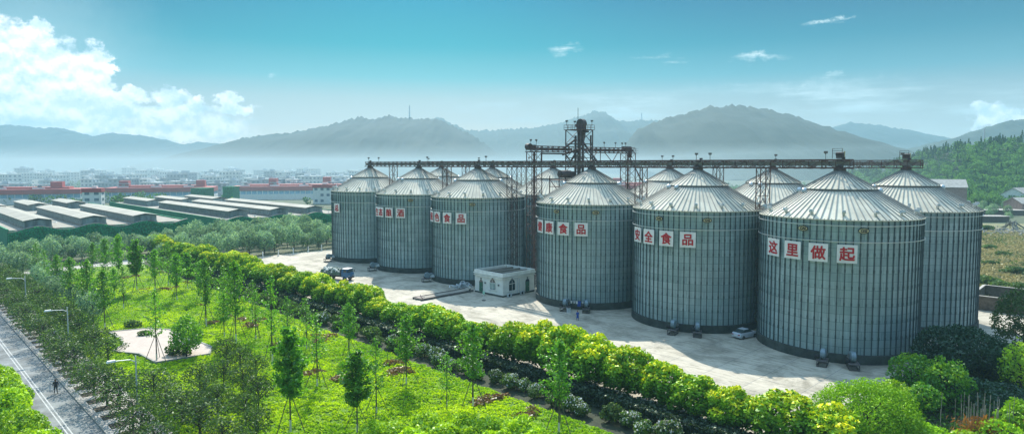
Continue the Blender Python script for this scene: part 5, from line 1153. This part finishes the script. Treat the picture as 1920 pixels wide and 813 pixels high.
# -- planted shrubs, hedge, flowers
def shrubmesh(nm, r, h, n, size, leaf, seed, tone=None, extra=None, mats=None, shell=.4):
    rng = np.random.default_rng(seed); return crown(nm, dome_lobes(r, h, 0, 8, rng, .45), n, size, leaf, tone or (lambda P, Nn, idx, rng: rng.random(len(P))), seed, .7, .9, shell, mats, extra)
FLW = [shrubmesh('white_flowered_shrub', 1.25, 2.0, 1500, .26, 'hedge', 400+k, None, lambda P, Nn, rng: (rng.random(len(P)) < .22) & (Nn[:, 2] > -.1), [LF['dark'], LF['blossom']]) for k in range(3)]
DSH = [shrubmesh('dark_shrub', 1.25, 1.9, 1300, .27, 'dark', 410+k) for k in range(2)]
ka = kb = 0
for i in range(72):
    s = 16+i*2.5; fl = (s < 72 and PR.random() < .75) or PR.random() < .12
    if fl: ka += 1
    else: kb += 1
    o = link(bpy.data.objects.new('flowering_shrub' if fl else 'evergreen_shrub', (FLW[PR.randrange(3)] if fl else DSH[PR.randrange(2)]))); o.location = st(s+PR.uniform(-.5, .5), 54.9+PR.uniform(-.9, .8)); o.rotation_euler = (0, 0, PR.uniform(0, 6)); o.scale = [PR.uniform(.75, 1.2)]*3
    if fl: tag(o, '%s white-flowered shrub along the lawn edge, counted from the near end' % nth(ka), 'shrub', 'white-flowered shrubs in the bed')
    else: tag(o, '%s dark evergreen shrub along the lawn edge, counted from the near end' % nth(kb), 'shrub', 'dark shrubs in the bed')
def hedge():
    rng = np.random.default_rng(50); k = 36000; s = rng.uniform(10, 205, k); face = rng.random(k); t = np.where(face < .55, rng.uniform(57.2, 59.6, k), np.where(face < .9, 57.15, 59.65)); z = np.where(face < .55, 1.55, rng.uniform(0, 1.55, k))+rng.normal(size=k)*.07
    P = np.outer(s, np.array(US))+np.outer(t, np.array(NT)); P[:, 2] = z; Nn = np.where((face < .55)[:, None], [0, 0, 1.], np.where((face < .9)[:, None], -np.array(NT), np.array(NT))); V, F = quads(P, Nn, .34, .75, .7, rng)
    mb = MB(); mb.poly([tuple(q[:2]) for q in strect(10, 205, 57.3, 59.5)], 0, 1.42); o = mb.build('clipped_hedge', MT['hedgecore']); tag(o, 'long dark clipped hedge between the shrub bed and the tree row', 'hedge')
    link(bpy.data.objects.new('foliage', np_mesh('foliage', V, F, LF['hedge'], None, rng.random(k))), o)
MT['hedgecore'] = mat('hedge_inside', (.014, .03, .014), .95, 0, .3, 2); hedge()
def cover():
    rng = np.random.default_rng(61); k = 230000; s = rng.uniform(18, 196, k); s = 18+(s-18)*rng.random(k)**.35; t = rng.uniform(21.2, 52.6, k); P = np.outer(s, np.array(US))+np.outer(t, np.array(NT)); keep = np.array([not inpoly(Vector(p), PLAZA) for p in P]); P = P[keep]; t = t[keep]
    cr_ = np.array([abs(mnoise.noise(Vector((p[0]*.55, p[1]*.9, 11))))+.35*abs(mnoise.noise(Vector((p[0]*1.7, p[1]*2.4, 5)))) for p in P]); keep = (cr_ > .14) | (rng.random(len(P)) < .22); P = P[keep]; t = t[keep]; cr_ = cr_[keep]
    h = np.array([.06+.34*max(0, mnoise.fractal(Vector((p[0]*.22, p[1]*.22, 3)), 1, 2, 4)+.35) for p in P])*np.clip(np.minimum(t-21, 52.7-t)/1.2, 0, 1); P[:, 2] = h+rng.uniform(-.03, .12, len(P))+np.clip(cr_-.14, 0, .4)*.55
    pat = np.array([mnoise.noise(Vector((p[0]*.35, p[1]*.35, 7)))+.6*mnoise.noise(Vector((p[0]*1.1, p[1]*1.1, 1))) for p in P]); Nn = np.tile([0, 0, 1.], (len(P), 1)); V, F = quads(P, Nn, .29, .6, .75, rng)
    tag(link(bpy.data.objects.new('ground_cover', np_mesh('ground_cover', V, F, LF['cover'], None, np.clip(.36+.42*pat+.9*np.array([mnoise.noise(Vector((p[0]*.09, p[1]*.09, 21))) for p in P])+.22*rng.normal(size=len(P)), 0, 1)))), 'bright lime green tufted ground cover on the lawn', 'ground cover', kind='stuff')
cover()
RED = [shrubmesh('russet_patch', 1.0, .75, 420, .26, 'redleaf', 430+k) for k in range(3)]
RP = [(470, 612, 1.5), (488, 602, 1.2), (452, 603, 1.4), (425, 598, 1.3), (404, 607, 1.2), (600, 641, 1.2), (616, 633, 1.3), (588, 632, 1.0), (575, 706, 1.3), (596, 699, 1.0), (642, 712, 1.4), (658, 702, 1.1), (738, 683, 1.3), (755, 676, 1.0), (748, 697, 1.3), (733, 706, 1.2), (765, 699, 1.0), (905, 757, 1.2), (920, 750, 1.3), (938, 747, 1.0),
      (985, 783, 1.2), (1000, 772, 1.0), (350, 532, 1.2), (268, 546, 1.2), (310, 544, 1.3), (330, 540, 1.0), (300, 512, 1.0), (235, 522, 1.2), (255, 519, 1.3), (520, 648, 1.0), (545, 640, 1.1), (372, 575, 1.0)]
for k, (px, py, r) in enumerate(sorted(RP, key=lambda q: -q[1])):
    o = link(bpy.data.objects.new('russet_shrub', RED[k % 3])); o.location = gp(px, py); o.rotation_euler = (0, 0, PR.uniform(0, 6)); o.scale = (r*1.3, r*.8, r*.7); tag(o, '%s low russet shrub patch on the lawn, counted up from the bottom' % nth(k+1), 'shrub', 'russet shrub patches on the lawn')
GRN = [shrubmesh('leafy_shrub', 1.5, 1.9, 1500, .34, 'bright', 440+k, lambda P, Nn, idx, rng: .45+.5*rng.random(len(P))) for k in range(3)]
k1 = 0
for px, py in ((700, 812), (740, 806), (770, 822), (800, 800), (832, 812), (862, 795), (890, 812), (920, 800), (948, 818), (975, 806), (790, 842), (850, 838), (910, 838), (965, 845), (1005, 826), (730, 838)):
    k1 += 1; o = link(bpy.data.objects.new('leafy_shrub', GRN[k1 % 3])); o.location = gp(px, py+14); o.rotation_euler = (0, 0, PR.uniform(0, 6)); o.scale = [PR.uniform(.8, 1.15)]*3; tag(o, '%s bright leafy shrub from the left in the clump at the bottom middle' % nth(k1), 'shrub', 'leafy shrubs at the bottom middle')
for px, py, r, lab in ((272, 632, .8, 'round green shrub on the pink plaza edge'), (250, 616, 1.0, 'dark ball shrub behind the plaza'), (335, 668, 1.3, 'dark planter shrub at the plaza right side'), (187, 572, .9, 'dark low clump under a young tree left of the lawn middle')):
    o = link(bpy.data.objects.new('plaza_shrub', DSH[0] if r < 1.4 else GRN[1])); o.location = gp(px, py); o.scale = (r, r, r*.8); tag(o, lab, 'shrub')
# -- bottom right thicket
def bush(px, Y, r, h, leaf, lab, n, size, seed, name='bush', k=16, z0=.3, tone=None, lr=.42, aspect=.65, shell=.4, trunk=True):
    rng = np.random.default_rng(seed); me = crown('crown', dome_lobes(r, h-z0, z0, k, rng, lr), n, size, leaf, tone or (lambda P, Nn, idx, rng: .1+.55*rng.random(64)[idx % 64]+.3*rng.random(len(P))), seed, aspect, .9, shell)
    pr = [('crown', me)]
    if trunk: pr.insert(0, ('trunk', trunk_mesh('trunk', h*.6, .10+.02*h, 10, r*.8, 'barkdark', seed)))
    return plant(name, ((px-960)/FPX*Y, Y, 0), 0, 1, pr, lab, 'tree' if h > 5 else 'bush')
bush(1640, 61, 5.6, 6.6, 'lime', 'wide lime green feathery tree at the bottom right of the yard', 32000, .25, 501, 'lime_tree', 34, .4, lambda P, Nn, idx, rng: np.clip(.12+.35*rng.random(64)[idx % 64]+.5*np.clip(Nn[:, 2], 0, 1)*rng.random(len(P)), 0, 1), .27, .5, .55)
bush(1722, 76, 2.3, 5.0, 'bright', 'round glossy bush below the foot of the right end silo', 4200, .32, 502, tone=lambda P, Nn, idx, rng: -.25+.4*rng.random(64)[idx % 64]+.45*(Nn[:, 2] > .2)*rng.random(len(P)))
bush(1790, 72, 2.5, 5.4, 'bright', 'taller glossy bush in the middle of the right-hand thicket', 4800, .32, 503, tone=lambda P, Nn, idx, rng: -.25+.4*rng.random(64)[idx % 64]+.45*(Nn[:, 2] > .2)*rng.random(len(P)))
bush(1690, 70, 1.9, 3.8, 'bright', 'small bright bush wedged behind the lime tree', 2600, .32, 504)
bush(1748, 70, 1.8, 3.4, 'bright', 'small dark bush between the two glossy bushes', 2400, .32, 505, tone=lambda P, Nn, idx, rng: .4*rng.random(len(P))-.1)
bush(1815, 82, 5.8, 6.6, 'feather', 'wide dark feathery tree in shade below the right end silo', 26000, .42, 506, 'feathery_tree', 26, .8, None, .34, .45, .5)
bush(1935, 93, 3.9, 9.2, 'dark', 'tall dark tree at the right edge beside the lit road', 11000, .34, 507, 'dark_tree', 18, 1.0)
bush(1932, 75, 2.4, 7.0, 'bright', 'slender light-leaved tree at the right edge', 2400, .32, 508, 'slender_tree', 14, 1.0, shell=.8)
bush(1880, 80, 2.6, 3.6, 'dark', 'dark bush between the feathery tree and the right edge', 4200, .34, 509)
bush(1862, 72, 5.0, 2.8, 'feather', 'low creeper-covered mound in front of the feathery tree', 6500, .32, 510, 'creeper_mound', 18, 0, trunk=False)
for q, (px, Y, r, h) in enumerate(((1720, 60, 2.2, 3.0), (1765, 60, 2.0, 2.8), (1800, 57, 1.8, 2.6), (1900, 60, 2.4, 3.2), (1870, 57, 1.8, 2.6), (1940, 64, 2.2, 3.6), (1835, 60, 1.7, 2.2))):
    bush(px, Y, r, h, 'lime' if q % 2 else 'bright', '%s leafy bush of the bottom right corner, counted in planting order from the lime tree' % nth(q+1), 2800, .34, 520+q, 'corner_bush')
mb = MB(); rr = random.Random(4)
for k in range(46): x, y = rr.gauss(0, 1.5), rr.gauss(0, .6); mb.bar((x, y, 0), (x+rr.uniform(-.2, .2), y, rr.uniform(2.4, 4.6)), .03)
tag(mb.build('dry_reeds', MT['timber'], None, ((1850-960)/FPX*64, 64, 0)), 'thin dry reed stems standing in the bottom right thicket', 'reeds', kind='stuff')
rng = np.random.default_rng(71); k = 420; P = np.stack([rng.normal(size=k)*1.3, rng.normal(size=k)*.6, rng.uniform(.8, 3.0, k)], 1); Nn = rng.normal(size=(k, 3)); Nn[:, 2] *= .3; V, F = quads(P, Nn, .7, .22, .3, rng)
MT['rust'] = leafmat('rust_fern', (.14, .06, .02), (.36, .15, .04), .3); o = link(bpy.data.objects.new('rust_fern', np_mesh('rust_fern', V, F, MT['rust'], None, rng.random(k)))); o.location = ((1858-960)/FPX*61, 61, 0); tag(o, 'clump of withered orange fern in the bottom right thicket', 'fern')
# bushes on the waste ground
WB = [shrubmesh('field_bush', 2.2, 1.7, 1100, .5, 'field', 460+k, lambda P, Nn, idx, rng: .1+.7*rng.random(64)[idx % 64]) for k in range(3)]
for q, (px, py, r, lab) in enumerate(((1850, 535, 1.3, 'bright bush on the field beside the right end silo'), (1905, 516, 1.3, 'broad green bush on the dry field at the right edge'), (1858, 498, .9, 'grey-green bush on the dry field near the silo edge'), (1880, 480, .9, 'small bush in the middle of the dry field'),
                                      (1850, 432, 1.3, 'green bush beside the timber heap'), (1915, 545, 1.1, 'bush behind the brick yard wall'), (1876, 540, 1.0, 'low yellow-green bush behind the brick wall'), (1855, 468, 1.0, 'greyish bush by the rubble'))):
    o = link(bpy.data.objects.new('field_bush', WB[q % 3])); o.location = gp(px, py); o.scale = [r]*3; tag(o, lab, 'bush', 'bushes on the waste ground')
k1 = 0
for i in range(34):
    px = PR.uniform(1752, 1935); Y = PR.uniform(310, 440); k1 += 1; m = FAR[PR.randrange(5)]
    plant('valley_tree', ((px-960)/FPX*Y, Y, 0), PR.uniform(0, 6), PR.uniform(.6, .95), (('trunk', m[1]), ('crown', m[0])), '%s tree around the houses below the forested hill' % nth(k1), 'tree', 'trees around the houses below the hill')

sheet('thicket_soil', [gp(1500, 900), gp(1545, 850), gp(1600, 770), gp(1700, 722), gp(1755, 692), gp(1800, 662), gp(1940, 655), gp(2100, 900)], .016, MT['bed'])
def undergrowth():
    rng = np.random.default_rng(91); k = 26000; poly = [gp(1545, 850), gp(1600, 760), gp(1700, 712), (gp(1755, 690)), gp(1800, 660), gp(1940, 650), gp(1990, 860)]; xs = [p.x for p in poly]; ys = [p.y for p in poly]
    x, y = rng.uniform(min(xs), max(xs), k), rng.uniform(min(ys), max(ys), k); kp = np.array([inpoly(Vector((a, b, 0)), poly) for a, b in zip(x, y)]); x, y = x[kp], y[kp]; n = len(x)
    h = np.array([.5+.9*(mnoise.noise(Vector((a*.25, b*.25, 5)))+.4) for a, b in zip(x, y)]).clip(.15, 1.8); P = np.stack([x, y, h*rng.random(n)**.5], 1); V, F = quads(P, np.tile([0, 0, 1.], (n, 1)), .42, .65, .8, rng)
    tag(link(bpy.data.objects.new('undergrowth', np_mesh('undergrowth', V, F, LF['undergrowth'], None, rng.random(n)))), 'dark tangled undergrowth filling the bottom right corner', 'undergrowth', kind='stuff')
undergrowth()
